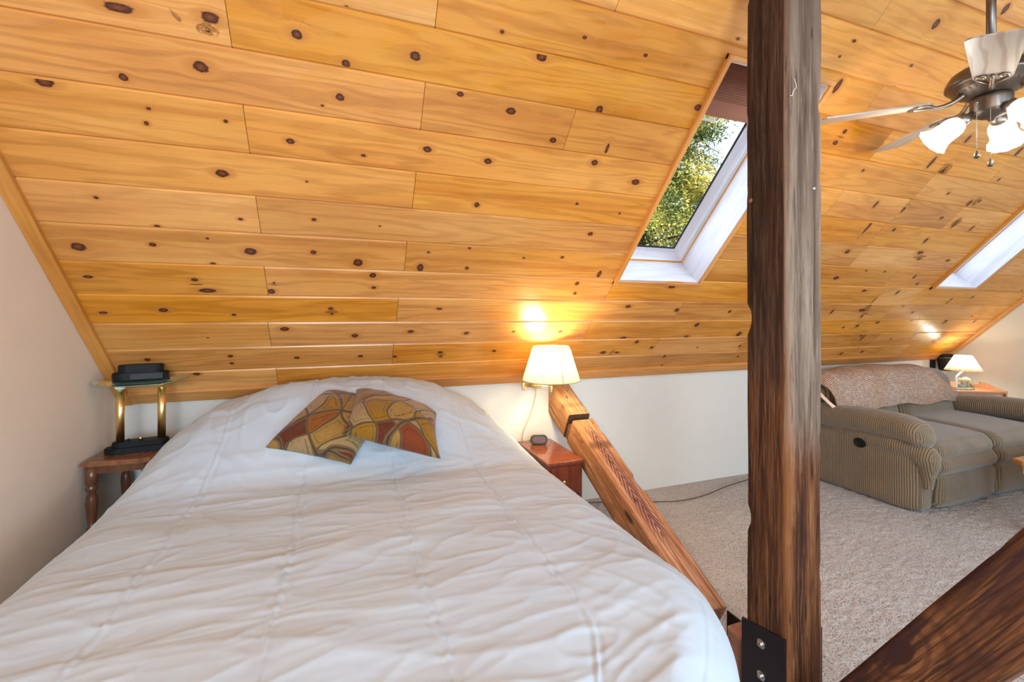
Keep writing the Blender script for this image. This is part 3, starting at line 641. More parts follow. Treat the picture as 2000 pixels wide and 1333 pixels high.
def front_body(t, v):
    x, y, z = t.sep(v)
    fine = t.noise(t.mapv(v, (120, 120, 4)), 1, 4, .6, .5); br = t.noise(t.mapv(v, (16, 16, 3)), 1, 3, .55, .6)
    c = t.ramp(br, [(.28, (.04, .014, .007)), (.46, (.13, .045, .016)), (.62, (.27, .10, .032)), (.8, (.38, .155, .05))])
    k = t.vmath('LENGTH', t.mapv(v, (0, 20, 11), (0, -.95, -5.6)))
    lin = t.math('SINE', t.math('ADD', t.math('MULTIPLY', y, 420.0), t.math('MULTIPLY', t.noise(t.mapv(v, (1, 9, 1.6)), 1, 2), 26.0)))
    c = t.mix(t.math('MULTIPLY', t.rng(lin, .1, .9, 0, .65), t.rng(k, .6, 2.2, 0, 1)), c, (.05, .016, .007))
    c = t.mix(t.rng(fine, .50, .38, 0, .8), c, (.028, .011, .006))
    ring = t.math('SINE', t.math('ADD', t.math('ADD', t.math('MULTIPLY', k, 11.0), t.math('MULTIPLY', br, 4.0)), t.math('MULTIPLY', fine, 3.0)))
    c = t.mix(t.math('MULTIPLY', t.rng(ring, .1, .8, 0, .6), t.rng(k, .8, 3.2, 1, 0)), c, (.05, .017, .008))
    c = t.mix(t.rng(k, .48, .40, 0, .85), c, (.045, .014, .008))
    pt = t.noise(t.mapv(v, (10, 22, 5), (3, 1, 2)), 1, 3, .5)
    c = t.mix(t.math('MULTIPLY', t.rng(pt, .52, .57, 0, .85), t.rng(y, .0, .05, .25, 1)), c, (.04, .014, .012))
    t.col(c); t.bump(fine, .5, .005); t.b.inputs['Roughness'].default_value = .5
FRONT = timber_mat('dark_stained_timber', front_body)
fa = Vector((PX0 + PW / 2, 1.03, .06)); fdir = Vector((0, -.376, .613)).normalized(); fb_ = fa + fdir * 2.55
Mf, Lf = along(fa, fb_)
fbr = empty('timber_brace', fa, 'dark red-brown timber brace rising to the right at bottom corner', 'beam')
# keep top edge on the line measured: z = .29 at y = .888
n_up = Vector((0, fdir.z, -fdir.y)); n_up = n_up if n_up.z > 0 else -n_up
tp = Vector((PX0 + PW / 2, .888, .303)); base = tp - n_up * (.160 / 2); base = base - fdir * ((tp.z - .07) / fdir.z)
Mf.translation = base; fbr.matrix_world = Mf
rough_timber('brace_body', 2.35, PW, .160, FRONT, 31, fbr, amp=.004)
box('steel_strap', (-PW / 2 - .009, -.03, .0), (-PW / 2 - .001, .075, .16), PLATE, fbr, bev=.001)

# ================================================================== BED
def duv_surface():
    xl, xr, yf, r = -.90, .955, .46, .20; zt = .665
    A_ = np.interp
    AX = [-.95, -.86, -.747, -.6, -.348, -.1, .163, .478, .70, .86, .95]; AZ = [0, .035, .125, .225, .290, .312, .318, .262, .150, .03, 0]
    L = math.pi / 2 * r + .30; step = .0056
    U = np.arange(xl + r - L, xr - r + L, step); V = np.arange(yf + r - L, 2.872, step)
    vs, fs = [], []
    seams_x = [-.84, -.5, -.155, .18, .52, .86]; seams_y = [.75, 1.1, 1.447, 1.8, 2.15, 2.5]
    rnd = random.Random(3)
    for vv in V:
        for uu in U:
            dx = 0; sx = 0
            if uu < xl + r: dx = xl + r - uu; sx = -1
            elif uu > xr - r: dx = uu - (xr - r); sx = 1
            dy = max(0, yf + r - vv)
            d = math.hypot(dx, dy)
            if d > 0: nx_, ny_ = sx * dx / d, -dy / d
            else: nx_ = ny_ = 0
            if d < math.pi / 2 * r: h = r * math.sin(d / r); dr = r * (1 - math.cos(d / r)); sk = 0
            else: e = d - math.pi / 2 * r; h = r + .10 * e; dr = r + e * .98; sk = min(1, e / .2)
            bx = min(max(uu, xl + r), xr - r); by = max(vv, yf + r)
            x = bx + nx_ * h; y = by + ny_ * h; z = zt - dr
            top = max(0, 1 - d / (math.pi / 2 * r))
            # skirt folds
            if sk:
                per = math.atan2(ny_, nx_) * .35 + by * 1.0 * sx + bx * (1 if dy > 0 and dx == 0 else 0)
                f = (math.sin(per * 21 + 2 * noise.noise(Vector((per * 4, 0, 2)))) * .022 + .01 * math.sin(per * 47)) * sk
                x += nx_ * f; y += ny_ * f
            # crown and pillow mound
            cr = math.cos((x - .02) / 1.9 * math.pi * .9) if abs(x) < 1 else 0
            z += .035 * max(0, cr) * top
            g = (y - 1.86) / (2.46 - 1.86); g = min(1, max(0, g)); g = g * g * (3 - 2 * g)
            if y > 2.62: g *= 1 - .5 * ((y - 2.62) / .26) ** 2
            z += float(A_(x, AX, AZ)) * g * (1 + .06 * noise.noise(Vector((x * 3, y * 3, 1))))
            # pillow gap dent in the middle of the mound
            # wrinkles
            t_ = .35 + .65 * top
            wr = 0
            q = Vector((x * 1.6 + .4 * noise.noise(Vector((x * 2, y * 2, 9))), y * 8.5 + 1.2 * noise.noise(Vector((x * 1.3, y * 1.3, 4))), 0))
            n1 = 1 - abs(noise.noise(q)) * 2.2; wr += .0030 * (max(0, n1) ** 1.6)
            n5 = 1 - abs(noise.noise(Vector((x * 9 - y * 5, y * 24 + x * 3, 17)))) * 2.6; wr += .0007 * (max(0, n5) ** 2)
            n2 = 1 - abs(noise.noise(Vector((x * 5 + y * 3, y * 13 - x * 2, 7)))) * 2.4; wr += .0022 * (max(0, n2) ** 2)
            wr += .008 * noise.noise(Vector((x * 2.6, y * 5.5, 5)))
            if g > .02:
                n3 = 1 - abs(noise.noise(Vector((x * 9 + y * 4, y * 4 - x * 5, 2)))) * 2.4; wr += .007 * (max(0, n3) ** 2) * min(1, g * 3)
            if x > .45 and y < 1.6:                                  # diagonal pulls toward the foot corner
                n4 = 1 - abs(noise.noise(Vector(((x + y) * 9, (x - y) * 1.6, 6)))) * 2.2
                wr += .005 * (max(0, n4) ** 2) * min(1, (x - .45) * 3) * min(1, (1.6 - y) * 2) * .8
            wr -= .004
            # quilting seams with puffed squares between
            sd = min(abs(x + .010 * noise.noise(Vector((y * 5, s, 0))) * 1.5 - s) for s in seams_x) if abs(uu) < 2 else 1
            sy = min(abs(y + .010 * noise.noise(Vector((x * 5, s, 3))) * 1.5 - s) for s in seams_y)
            sm = .0040 * math.exp(-(sd / .0042) ** 2) - .0028 * math.exp(-((sd - .012) / .008) ** 2)
            sm += .0022 * math.exp(-sd / .035) * noise.noise(Vector((x * 6, y * 42, 8)))
            sm += .0008 * math.exp(-(sy / .005) ** 2)
            puff = .004 * min(1, sd / .12) ** .6
            dz = (wr + sm + puff) * t_
            z += dz * max(.3, top); x += nx_ * dz * (1 - top); y += ny_ * dz * (1 - top)
            if y < 1.02 and x > .15:                                     # the loose foot corner swings in
                x -= min(.36, 1.85 * (1.02 - y) ** 2) * min(1, (x - .15) / .7)
            if y > 2.15:                                                 # tucked in beside the end table
                k_ = min(1, (y - 2.15) / .26); xm = -1.0 + .225 * k_ * k_ * (3 - 2 * k_)
                if x < xm: x = xm + (x - xm) * .06
            vs.append((x, min(y, 2.886), max(z, .06)))
    n = len(U)
    for j in range(len(V) - 1):
        for i in range(n - 1):
            a = j * n + i; fs.append((a, a + 1, a + n + 1, a + n))
    return vs, fs
t = NT('cotton_duvet', .75, 0, .25); v = t.obj()
n_ = t.noise(v, 900, 2, .5); t.col(t.mix(t.rng(t.noise(v, 3, 2), .3, .7), (.485, .55, .615), (.52, .59, .655)))
t.bump(n_, .08, .001); t.b.inputs['Sheen Weight'].default_value = .15; DUVET = t.m
vs, fs = duv_surface()
dv = mk('duvet', vs, fs, DUVET, smooth=True)
tag(dv, 'large white quilted duvet spread over the whole bed', 'duvet')
bed = empty('bed', (.02, 1.8, 0), 'bed against the low back wall, wholly hidden under the white duvet', 'bed')
MAT = plain('mattress_ticking', (.7, .7, .68), .8)
box('mattress', (-.76, -.98, .30), (.76, 1.05, .56), MAT, bed, bev=.04, seg=4)
box('box_base', (-.75, -.92, .10), (.75, 1.04, .295), plain('base_fabric', (.5, .48, .45), .9), bed, bev=.02)
for sx in (-.7, .7):
    for sy in (-.85, .95): box('leg', (sx - .025, sy - .025, 0), (sx + .025, sy + .025, .10), BLACKP, bed)

# ---- patterned cushions
def cushion_mat(seed):
    t = NT('patchwork_tapestry', .75, 0, .3); v = t.uv('cu')
    wv = t.vmath('ADD', v, t.mapv(t.noise(v, 2.3, 1, .5, 0, 'Color'), (.22, .22, 0), (seed, seed * 2, 0)))
    wv = t.mapv(wv, (1, 1.0, 1), (seed * 1.7, seed * .9, 0), (0, 0, .6 + seed))
    ux, vy, _ = t.sep(wv)                                                # three families of bent strips cut the cloth into patches
    fa_ = t.math('ADD', t.math('MULTIPLY', ux, 2.6), t.math('MULTIPLY', t.math('SINE', t.math('MULTIPLY', vy, 5.0)), .38))
    fb2 = t.math('ADD', t.math('MULTIPLY', vy, 3.6), t.math('MULTIPLY', t.math('SINE', t.math('MULTIPLY', ux, 6.0)), .42))
    fc_ = t.math('ADD', t.math('MULTIPLY', t.math('ADD', ux, vy), 1.45), t.math('MULTIPLY', t.math('SINE', t.math('MULTIPLY', ux, 3.7)), .2))
    ed = lambda q: t.math('MULTIPLY', t.math('SUBTRACT', .5, t.math('ABSOLUTE', t.math('SUBTRACT', t.math('FRACT', q), .5))), .6)
    hid = t.math('ADD', t.math('ADD', t.math('MULTIPLY', t.math('FLOOR', fa_), 3.17), t.math('MULTIPLY', t.math('FLOOR', fb2), 7.31)), t.math('MULTIPLY', t.math('FLOOR', fc_), 1.93))
    r = t.white(t.math('ADD', hid, float(seed)))['Value']; edge = t.math('MINIMUM', t.math('MINIMUM', ed(fa_), ed(fb2)), ed(fc_))
    c = t.ramp(r, [(0, (.44, .24, .09)), (.18, (.15, .035, .022)), (.30, (.50, .31, .14)), (.46, (.28, .06, .025)), (.56, (.42, .22, .06)), (.70, (.12, .05, .028)), (.78, (.52, .37, .21)), (.92, (.38, .13, .035))])
    for e in c.node.color_ramp.elements: pass
    c.node.color_ramp.interpolation = 'CONSTANT'
    br = t.noise(t.mapv(wv, (22, 60, 1)), 1, 3, .6); c = t.mix(t.rng(br, .35, .75, 0, .45), c, (.22, .11, .05))
    c = t.mix(t.rng(edge, .036, .028, 0, 1), c, (.22, .145, .08)); c = t.mix(t.rng(edge, .012, .007, 0, .9), c, (.06, .035, .02))
    inner = t.math('MULTIPLY', t.rng(edge, .085, .09, 0, 1), t.math('MULTIPLY', t.rng(edge, .104, .099, 0, 1), t.rng(br, .40, .5)))
    c = t.mix(t.math('MULTIPLY', inner, .8), c, (.06, .03, .015)); c = t.hsv(c, .5, 1.25, .62)
    t.col(c); weave = t.noise(t.mapv(v, (260, 260, 1)), 1, 2); t.bump(weave, .25, .002); t.b.inputs['Sheen Weight'].default_value = .2; return t.m
def cushion(label, P, thick, seed, loc):
    """P: four corners tl, tr, br, bl"""
    P = [Vector(p) for p in P]; n = 44; vs, uv, fs = [], [], []
    nrm = ((P[1] - P[3]).cross(P[0] - P[2])).normalized()
    if nrm.z < 0: nrm = -nrm
    for side in (1, -1):
        for j in range(n + 1):
            for i in range(n + 1):
                u, v = i / n, j / n; a, b = u * 2 - 1, v * 2 - 1
                pin = .03 * (1 - abs(a) ** 2) * abs(b) ** 4 ; pin2 = .03 * (1 - abs(b) ** 2) * abs(a) ** 4     # sides draw in between the corners
                uu = u + (pin2 * (-1 if a > 0 else 1)) ; vv = v + (pin * (-1 if b > 0 else 1))
                q = (P[3] * (1 - uu) + P[2] * uu) * (1 - vv) + (P[0] * (1 - uu) + P[1] * uu) * vv
                h = thick * max(0, (1 - abs(a) ** 2.6)) ** .45 * max(0, (1 - abs(b) ** 2.6)) ** .45
                h *= 1 + .10 * noise.noise(Vector((u * 3, v * 3, seed)))
                w_ = .006 * noise.noise(Vector((u * 7, v * 7, seed + 5))) * (1 - max(abs(a), abs(b)) ** 6)
                vs.append(q + nrm * (h * (1 if side > 0 else .45) * side + w_)); uv.append((u, v))
    m = (n + 1) ** 2
    for s in (0, 1):
        for j in range(n):
            for i in range(n):
                a = s * m + j * (n + 1) + i; f = (a, a + 1, a + n + 2, a + n + 1); fs.append(f if s == 0 else f[::-1])
    o = mk('throw_cushion', vs, fs, cushion_mat(seed), smooth=True)
    ul = o.data.uv_layers.new(name='cu')
    for l in o.data.loops: ul.data[l.index].uv = uv[l.vertex_index]
    bm = bmesh.new(); bm.from_mesh(o.data); bmesh.ops.remove_doubles(bm, verts=bm.verts[:], dist=.0006); bm.to_mesh(o.data); bm.free()
    tag(o, label, 'cushion', 'patterned cushions on the bed'); return o
cushion('square patchwork-pattern cushion lying lower left, partly beneath the other cushion', [(-.094, 2.385, .985), (.20, 2.23, .93), (.011, 1.935, .748), (-.325, 2.10, .806)], .088, 1.3, 0)
cushion('square patchwork-pattern cushion on the right, overlapping the other cushion', [(.040, 2.29, 1.00), (.385, 2.06, .905), (.358, 1.82, .768), (-.022, 1.97, .868)], .088, 4.2, 0)

# ================================================================== LEFT CORNER TABLE + HALOGEN LAMP
CHERRY = board_wood('cherry_wood', (.30, .115, .045), (.22, .075, .03), (.13, .04, .018), rough=.25, ring=.3)
TT = .715
ct = empty('end_table', (-.925, 2.64, 0), 'small brown wooden end table with turned legs in the left corner', 'table')
bm = bmesh.new()
poly = [(-.168, .20), (-.168, -.175), (.05, -.19), (.085, -.178), (.10, -.15), (.108, -.11), (.122, -.085), (.138, -.05), (.138, .20)]
addprism(bm, poly, TT - .022, TT)
es = [e for e in bm.edges if abs(e.verts[0].co.z - e.verts[1].co.z) < 1e-6]
bmesh.ops.bevel(bm, geom=es, offset=.006, segments=3, affect='EDGES')
fromb('table_top', bm, turned_wood('table_top_wood', (.17, .06, .026), (.34, .13, .055), .22), ct)
prof = [(.018, 0), (.020, .06), (.012, .10), (.022, .14), (.015, .2), (.012, .27), (.021, .33), (.023, .36), (.014, .395), (.020, .405), (.020, .415), (.013, .425), (.019, .47), (.022, .52), (.020, .55), (.013, .575), (.022, .585), (.022, .597), (.015, .605), (.023, .612), (.023, TT - .022)]
for lx, ly in ((-.14, -.14), (-.13, .16), (.06, -.13), (.105, .16)):
    lathe('leg', prof, DARKW, ct, 20, loc=(lx, ly, 0))
box('apron', (-.145, -.15, TT - .06), (.07, -.138, TT - .022), DARKW, ct)
box('apron', (-.135, .155, TT - .06), (.11, .167, TT - .022), DARKW, ct)

GL2 = NT('green_edged_glass', .03); GL2.b.inputs['Transmission Weight'].default_value = .92; GL2.b.inputs['IOR'].default_value = 1.45; GL2.col((.45, .78, .62)); GL2 = GL2.m
hl = empty('desk_lamp', (-.925, 2.61, TT + .001), 'halogen desk lamp with two brass columns and an oval glass shade', 'lamp', rz=math.radians(8))
def oval(L, W, n=32): return [(math.copysign(max(0, L / 2 - W / 2), math.cos(t)) + W / 2 * math.cos(t), W / 2 * math.sin(t)) for t in np.linspace(0, 2 * math.pi, n, endpoint=False)]
def slab(name, L, W, z0, z1, mat, par, bev=.004):
    bm = bmesh.new(); addprism(bm, oval(L, W), z0, z1)
    if bev:
        es = [e for e in bm.edges if abs(e.verts[0].co.z - e.verts[1].co.z) < 1e-6]; bmesh.ops.bevel(bm, geom=es, offset=bev, segments=2, affect='EDGES')
    return fromb(name, bm, mat, par)
b0 = slab('base', .270, .100, 0, .026, BLACKP, hl); slab('base_step', .215, .068, .026, .050, BLACKP, b0)
for sx in (-.078, .078):
    c = lathe('column', [(.0165, .048), (.0165, .302)], BRASS, hl, 24, loc=(sx, 0, 0))
    lathe('collar', [(.0165, .296), (.0200, .298), (.0200, .326), (.0165, .328)], WHITEP if sx < 0 else BRASS2, c, 24)
lathe('dimmer_knob', [(.008, .049), (.008, .062), (.006, .065)], BRASS2, hl, 16, loc=(.0, -.012, 0))
lathe('dimmer_knob', [(.004, .049), (.004, .060), (.003, .061)], BLACKP, hl, 16, loc=(-.045, -.012, 0))
# bent oval glass
nx_, ny_ = 40, 16; vs, fs = [], []
for sd in (0, 1):
    for i in range(nx_ + 1):
        u = -1 + 2 * i / nx_; x = u * .180; hw = .075 * max(.02, (1 - abs(u) ** 4)) ** .5
        for j in range(ny_ + 1):
            y = (-1 + 2 * j / ny_) * hw; z = .332 - .020 * (y / .075) ** 2 + .010 * u * u * (1 if u > 0 else .1); vs.append((x, y, z + sd * .006))
m = (nx_ + 1) * (ny_ + 1)
for sd in (0, 1):
    for i in range(nx_):
        for j in range(ny_):
            a = sd * m + i * (ny_ + 1) + j; f = (a, a + 1, a + ny_ + 2, a + ny_ + 1); fs.append(f if sd else f[::-1])
bd = [i * (ny_ + 1) for i in range(nx_ + 1)] + [nx_ * (ny_ + 1) + j for j in range(1, ny_ + 1)] + [i * (ny_ + 1) + ny_ for i in range(nx_ - 1, -1, -1)] + [j for j in range(ny_ - 1, 0, -1)]
for a, b in zip(bd, bd[1:] + bd[:1]): fs.append((a, b, b + m, a + m))
mk('glass_shade', vs, fs, GL2, hl, smooth=True)
hd = slab('lamp_head', .215, .088, .339, .373, BLACKP, hl); slab('head_cap', .172, .070, .373, .408, BLACKP, hd)
bm = bmesh.new()
for i in range(22): addbox(bm, (-.03 + i * .0055, -.0462, .343), (-.0272 + i * .0055, -.0425, .368))
fromb('vent_fins', bm, plain('fin_black', (.05, .05, .052), .5), hd)
cd = tube('power_cord', spline([(-.955, 2.70, .685), (-.945, 2.70, .62), (-.91, 2.69, .54), (-.885, 2.69, .42), (-.875, 2.72, .25), (-.90, 2.78, .03)], 8), .0032, BLACKP, None, 8)
tag(cd, 'thin black cord hanging beneath the end table', 'cord')

# ================================================================== NIGHTSTAND
ns = empty('nightstand', (1.195, 2.61, 0), 'low reddish cherry nightstand between the bed and the sloping brace', 'nightstand')
NSW = turned_wood('red_cherry', (.14, .026, .014), (.235, .052, .024), .16)
NST = turned_wood('red_cherry_top', (.19, .045, .024), (.27, .075, .036), .12)
x0, x1, y0, y1, zt = -.105, .138, -.24, .245, .492
box('cabinet_body', (x0 + .012, y0 + .015, .03), (x1 - .005, y1, zt - .022), NSW, ns, bev=.003)
box('table_top', (x0, y0, zt - .022), (x1 + .003, y1 + .005, zt), NST, ns, bev=.007, seg=4)
dr = box('drawer', (x0 + .03, y0 + .004, .30), (x1 - .02, y0 + .016, .455), NSW, ns, bev=.004)
lathe('knob', [(.006, 0), (.005, .01), (.011, .016), (.009, .022)], BRASS2, dr, 16, M=Matrix.Translation((0, y0 + .004, .375)) @ Matrix.Rotation(math.pi / 2, 4, 'X'))
dr = box('drawer', (x0 + .03, y0 + .004, .07), (x1 - .02, y0 + .016, .285), NSW, ns, bev=.004)
lathe('knob', [(.006, 0), (.005, .01), (.011, .016), (.009, .022)], BRASS2, dr, 16, M=Matrix.Translation((0, y0 + .004, .2)) @ Matrix.Rotation(math.pi / 2, 4, 'X'))
# small travel clock / speaker on it: rounded rectangular tilted box with mesh face
ck = empty('alarm_clock', (1.20, 2.74, zt + .001), 'small rounded dark alarm clock standing on the nightstand', 'clock', rz=math.radians(-14))
def rrect(w_, h_, r, n=8):
    out = []
    for cx, cz, a0 in ((w_ / 2 - r, h_ - r, 0), (-w_ / 2 + r, h_ - r, 90), (-w_ / 2 + r, r, 180), (w_ / 2 - r, r, 270)):
        for k in range(n + 1):
            a = math.radians(a0 + 90 * k / n); out.append((cx + r * math.cos(a), cz + r * math.sin(a)))
    return out
MR = Matrix.Rotation(math.radians(90), 4, 'X')
bm = bmesh.new(); addprism(bm, rrect(.112, .062, .026), -.016, .016, MR); bmesh.ops.bevel(bm, geom=[e for e in bm.edges if abs(e.verts[0].co.y - e.verts[1].co.y) < 1e-6], offset=.004, segments=2, affect='EDGES')
cb = fromb('clock_case', bm, plain('dark_grey_case', (.035, .035, .033), .5, spec=.2), ck, rot=(math.radians(-14), 0, 0))
bm = bmesh.new(); addprism(bm, rrect(.088, .042, .018), .0165, .0175, Matrix.Translation((0, 0, .010)) @ MR)
fromb('clock_face', bm, plain('smoky_display', (.10, .05, .04), .35, spec=.2), cb)['label'] = 'smoky reddish display'
lathe('side_button', [(.004, 0), (.004, .005)], BLACKP, ck, 12, M=Matrix.Translation((-.057, 0, .03)) @ Matrix.Rotation(-math.pi / 2, 4, 'Y'))

# ================================================================== SWING ARM SCONCE
sc = empty('wall_lamp', (1.245, 2.888, .86), 'lit brass swing-arm wall lamp with pleated cream shade above the nightstand', 'lamp')
# world-space coordinates relative to sc
def W(p): return Vector(p) - Vector((1.245, 2.888, .86))
SC = Vector((1.158, 2.462, .966))                                        # centre of shade's bottom rim
bm = bmesh.new(); addbox(bm, W((1.215, 2.862, .845)), W((1.275, 2.888, .93)), .004); fromb('wall_bracket', bm, BRASS2, sc)
bm = bmesh.new(); addtube(bm, [W((1.245, 2.862, .905)), W((1.03, 2.60, .905))], .005, 10); addtube(bm, [W((1.245, 2.862, .892)), W((1.03, 2.60, .892))], .0035, 8)
a1 = fromb('rear_arm', bm, BRASS2, sc, smooth=True)
bm = bmesh.new(); addtube(bm, [W((1.03, 2.60, .922)), W((1.158, 2.462, .922))], .0055, 10); addtube(bm, [W((1.03, 2.60, .912)), W((1.158, 2.462, .912))], .0035, 8)
fromb('front_arm', bm, BRASS2, sc, smooth=True)
for p in ((1.03, 2.60), (1.158, 2.462)):
    lathe('pivot', [(.009, .888), (.010, .893), (.010, .925), (.007, .935)], BRASS, sc, 16, loc=W((p[0], p[1], 0)))
lathe('socket', [(.010, .93), (.016, .94), (.016, .99), (.012, 1.0)], BRASS2, sc, 16, loc=W((SC.x, SC.y, 0)))
BULB = bpy.data.materials.new('lit_bulb'); BULB.use_nodes = True; e_ = BULB.node_tree.nodes['Principled BSDF']
e_.inputs['Emission Color'].default_value = (1, .80, .5, 1); e_.inputs['Emission Strength'].default_value = 12
lathe('bulb', [(.010, .998), (.014, 1.01), (.027, 1.04), (.029, 1.06), (.022, 1.085), (.008, 1.096), (.001, 1.097)], BULB, sc, 16, loc=W((SC.x, SC.y, 0)))
def shade_mat(name, col, trans=.6):
    m = bpy.data.materials.new(name); m.use_nodes = True; n = m.node_tree.nodes; l = m.node_tree.links
    n.remove(n['Principled BSDF']); out = n['Material Output']
    d = n.new('ShaderNodeBsdfDiffuse'); t = n.new('ShaderNodeBsdfTranslucent'); mx = n.new('ShaderNodeMixShader')
    d.inputs[0].default_value = (*col, 1); t.inputs[0].default_value = (*col, 1); mx.inputs[0].default_value = trans
    l.new(d.outputs[0], mx.inputs[1]); l.new(t.outputs[0], mx.inputs[2]); l.new(mx.outputs[0], out.inputs[0]); return m
SHM = shade_mat('pleated_cream_fabric', (.62, .53, .30), .45)
bm = bmesh.new(); seg = 216; prof = [(.163, 0), (.164, .012), (.105, .195), (.104, .205)]
rings = []
for k in range(9):
    f = k / 8; R = .172 + (.108 - .172) * f; z = .205 * f
    rings.append([bm.verts.new(((R + .0028 * (1 if i % 4 < 2 else -1) * (1 if 0 < k < 8 else .3)) * math.cos(2 * math.pi * i / seg), (R + .0028 * (1 if i % 4 < 2 else -1)) * math.sin(2 * math.pi * i / seg), z)) for i in range(seg)])
for a, b in zip(rings, rings[1:]):
    for i in range(seg): bm.faces.new((a[i], a[(i + 1) % seg], b[(i + 1) % seg], b[i]))
shd = fromb('lamp_shade', bm, SHM, sc, smooth=False, loc=W(SC + Vector((0, 0, -.002))))
for R, z, n2 in ((.173, .0, 'rim'), (.109, .204, 'rim')):
    bm = bmesh.new(); pts = [(R * math.cos(a), R * math.sin(a), z) for a in np.linspace(0, 2 * math.pi, 61)]; addtube(bm, pts, .0028, 6, False)
    fromb('shade_rim', bm, SHM, shd, smooth=True)
tube('seam', [(.175 * math.cos(-1.60), .175 * math.sin(-1.60), .002), (.1115 * math.cos(-1.60), .1115 * math.sin(-1.60), .203)], .002, plain('dark_seam_cloth', (.25, .18, .10), .8), shd, 6)  # darker strip of cloth along the seam
cdw = tube('lamp_cord', spline([W((1.235, 2.876, .85)), W((1.235, 2.882, .79)), W((1.20, 2.885, .67)), W((1.165, 2.88, .60)), W((1.135, 2.87, .54)), W((1.13, 2.87, .40))], 8), .003, plain('gold_cord', (.55, .40, .16), .5), sc, 8)
lamp('wall_lamp_light', 'POINT', SC + Vector((0, 0, .11)), 27, (1.0, .86, .54), radius=.055)

# ================================================================== CEILING FAN
FX, FY, FZ = 2.366, .995, 2.215                                          # hub axis, blade plane
fan = empty('ceiling_fan', (FX, FY, FZ), 'bronze ceiling fan with pale wood blades and lit glass shades', 'ceiling fan')
lathe('downrod', [(.0145, .13), (.0145, ZR - FZ - .02)], BRONZE, fan, 20)
lathe('canopy', [(.02, ZR - FZ - .14), (.045, ZR - FZ - .12), (.065, ZR - FZ - .07), (.07, ZR - FZ - .012)], BRONZE, fan, 28)
lathe('motor_housing', [(.02, .165), (.03, .155), (.036, .13), (.075, .122), (.100, .112), (.118, .100), (.122, .092), (.126, .086), (.126, .078), (.132, .074), (.134, .064), (.134, .056), (.128, .050), (.120, .047), (.118, .038), (.108, .030), (.095, .022), (.075, .012), (.062, .004), (.05, 0)], BRONZE, fan, 56)
bm = bmesh.new()
for i in range(36):                                                     # embossed leaf flutes round the housing
    a = 2 * math.pi * i / 36; M = Matrix.Rotation(a, 4, 'Z') @ Matrix.Translation((.107, 0, .032)) @ Matrix.Rotation(math.radians(40), 4, 'Y')
    bmesh.ops.create_icosphere(bm, subdivisions=1, radius=1, matrix=M @ Matrix.Diagonal((.003, .0045, .014, 1)))
fromb('housing_flutes', bm, metal('lighter_bronze', (.22, .16, .12), .3, .8), fan, smooth=True)  # flutes in a lighter bronze than the housing
lathe('switch_housing', [(.05, .002), (.060, -.004), (.062, -.012), (.060, -.020), (.060, -.055), (.054, -.068), (.030, -.080), (.012, -.086), (.008, -.094), (.001, -.098)], BRONZE, fan, 36)
def blade_mat():
    t = NT('pale_blade_wood', .3); v = t.obj(); w_ = t.wave(t.mapv(v, (2.2, 9, 1)), 1, 7, 2, 1.2, 'Y')
    f = t.noise(t.mapv(v, (6, 160, 1)), 1, 3, .6); c = t.mix(t.rng(w_, .55, .95, 0, .7), (.48, .42, .37), (.28, .20, .15)); t.col(t.mix(t.rng(f, .45, .7, 0, .3), c, (.40, .30, .22))); return t.m
BLADE = blade_mat()
RB = .565
def blade():
    bm = bmesh.new(); n = 24; up, lo = [], []
    def half(u): # half width along the blade
        w_ = .050 + .022 * u; 
        if u < .08: w_ *= (.45 + .55 * math.sqrt(max(0, 1 - ((.08 - u) / .08) ** 2)))
        if u > .94: w_ *= math.sqrt(max(.0, 1 - ((u - .94) / .065) ** 2)) * .35 + .65
        return w_
    X0 = .185
    top = [(X0 + (RB - X0) * i / n, half(i / n)) for i in range(n + 1)]; poly = [(x, -y) for x, y in top] + [(x, y) for x, y in top[::-1]]
    addprism(bm, poly, -.003, .003)
    return bm
me_b = None
for k, deg in enumerate((136, 204, 280, 352, 64)):
    Mb = Matrix.Rotation(math.radians(deg), 4, 'Z') @ Matrix.Rotation(math.radians(-11), 4, 'X')
    if me_b is None:
        o = fromb('blade', blade(), BLADE, fan); me_b = o.data
    else: o = link('blade', me_b, None, fan)
    o.matrix_local = Mb
    if k == 0:
        bm = bmesh.new()
        addtube(bm, spline([(.08, 0, .022), (.12, 0, -.004), (.16, 0, -.014), (.20, 0, -.010), (.245, 0, -.008)], 6), [.011, .011, .011, .010, .010, .010, .010, .009, .009, .009, .009, .008, .008, .008, .008, .008, .008, .008, .008, .008, .008, .008, .008, .008, .007], 10)
        for sg in (-1, 1):                                               # scrolled bracket arms on the blade's underside
            pts = [(.17, 0, -.010), (.185, sg * .022, -.008), (.21, sg * .040, -.007), (.238, sg * .040, -.007), (.246, sg * .026, -.007), (.236, sg * .017, -.007), (.226, sg * .024, -.007)]
            addtube(bm, spline(pts, 6), .0045, 8)
        io = fromb('blade_iron', bm, metal('iron_bronze', (.30, .23, .17), .28, .85), o, smooth=True); me_i = io.data
    else: io = link('blade_iron', me_i, None, o)
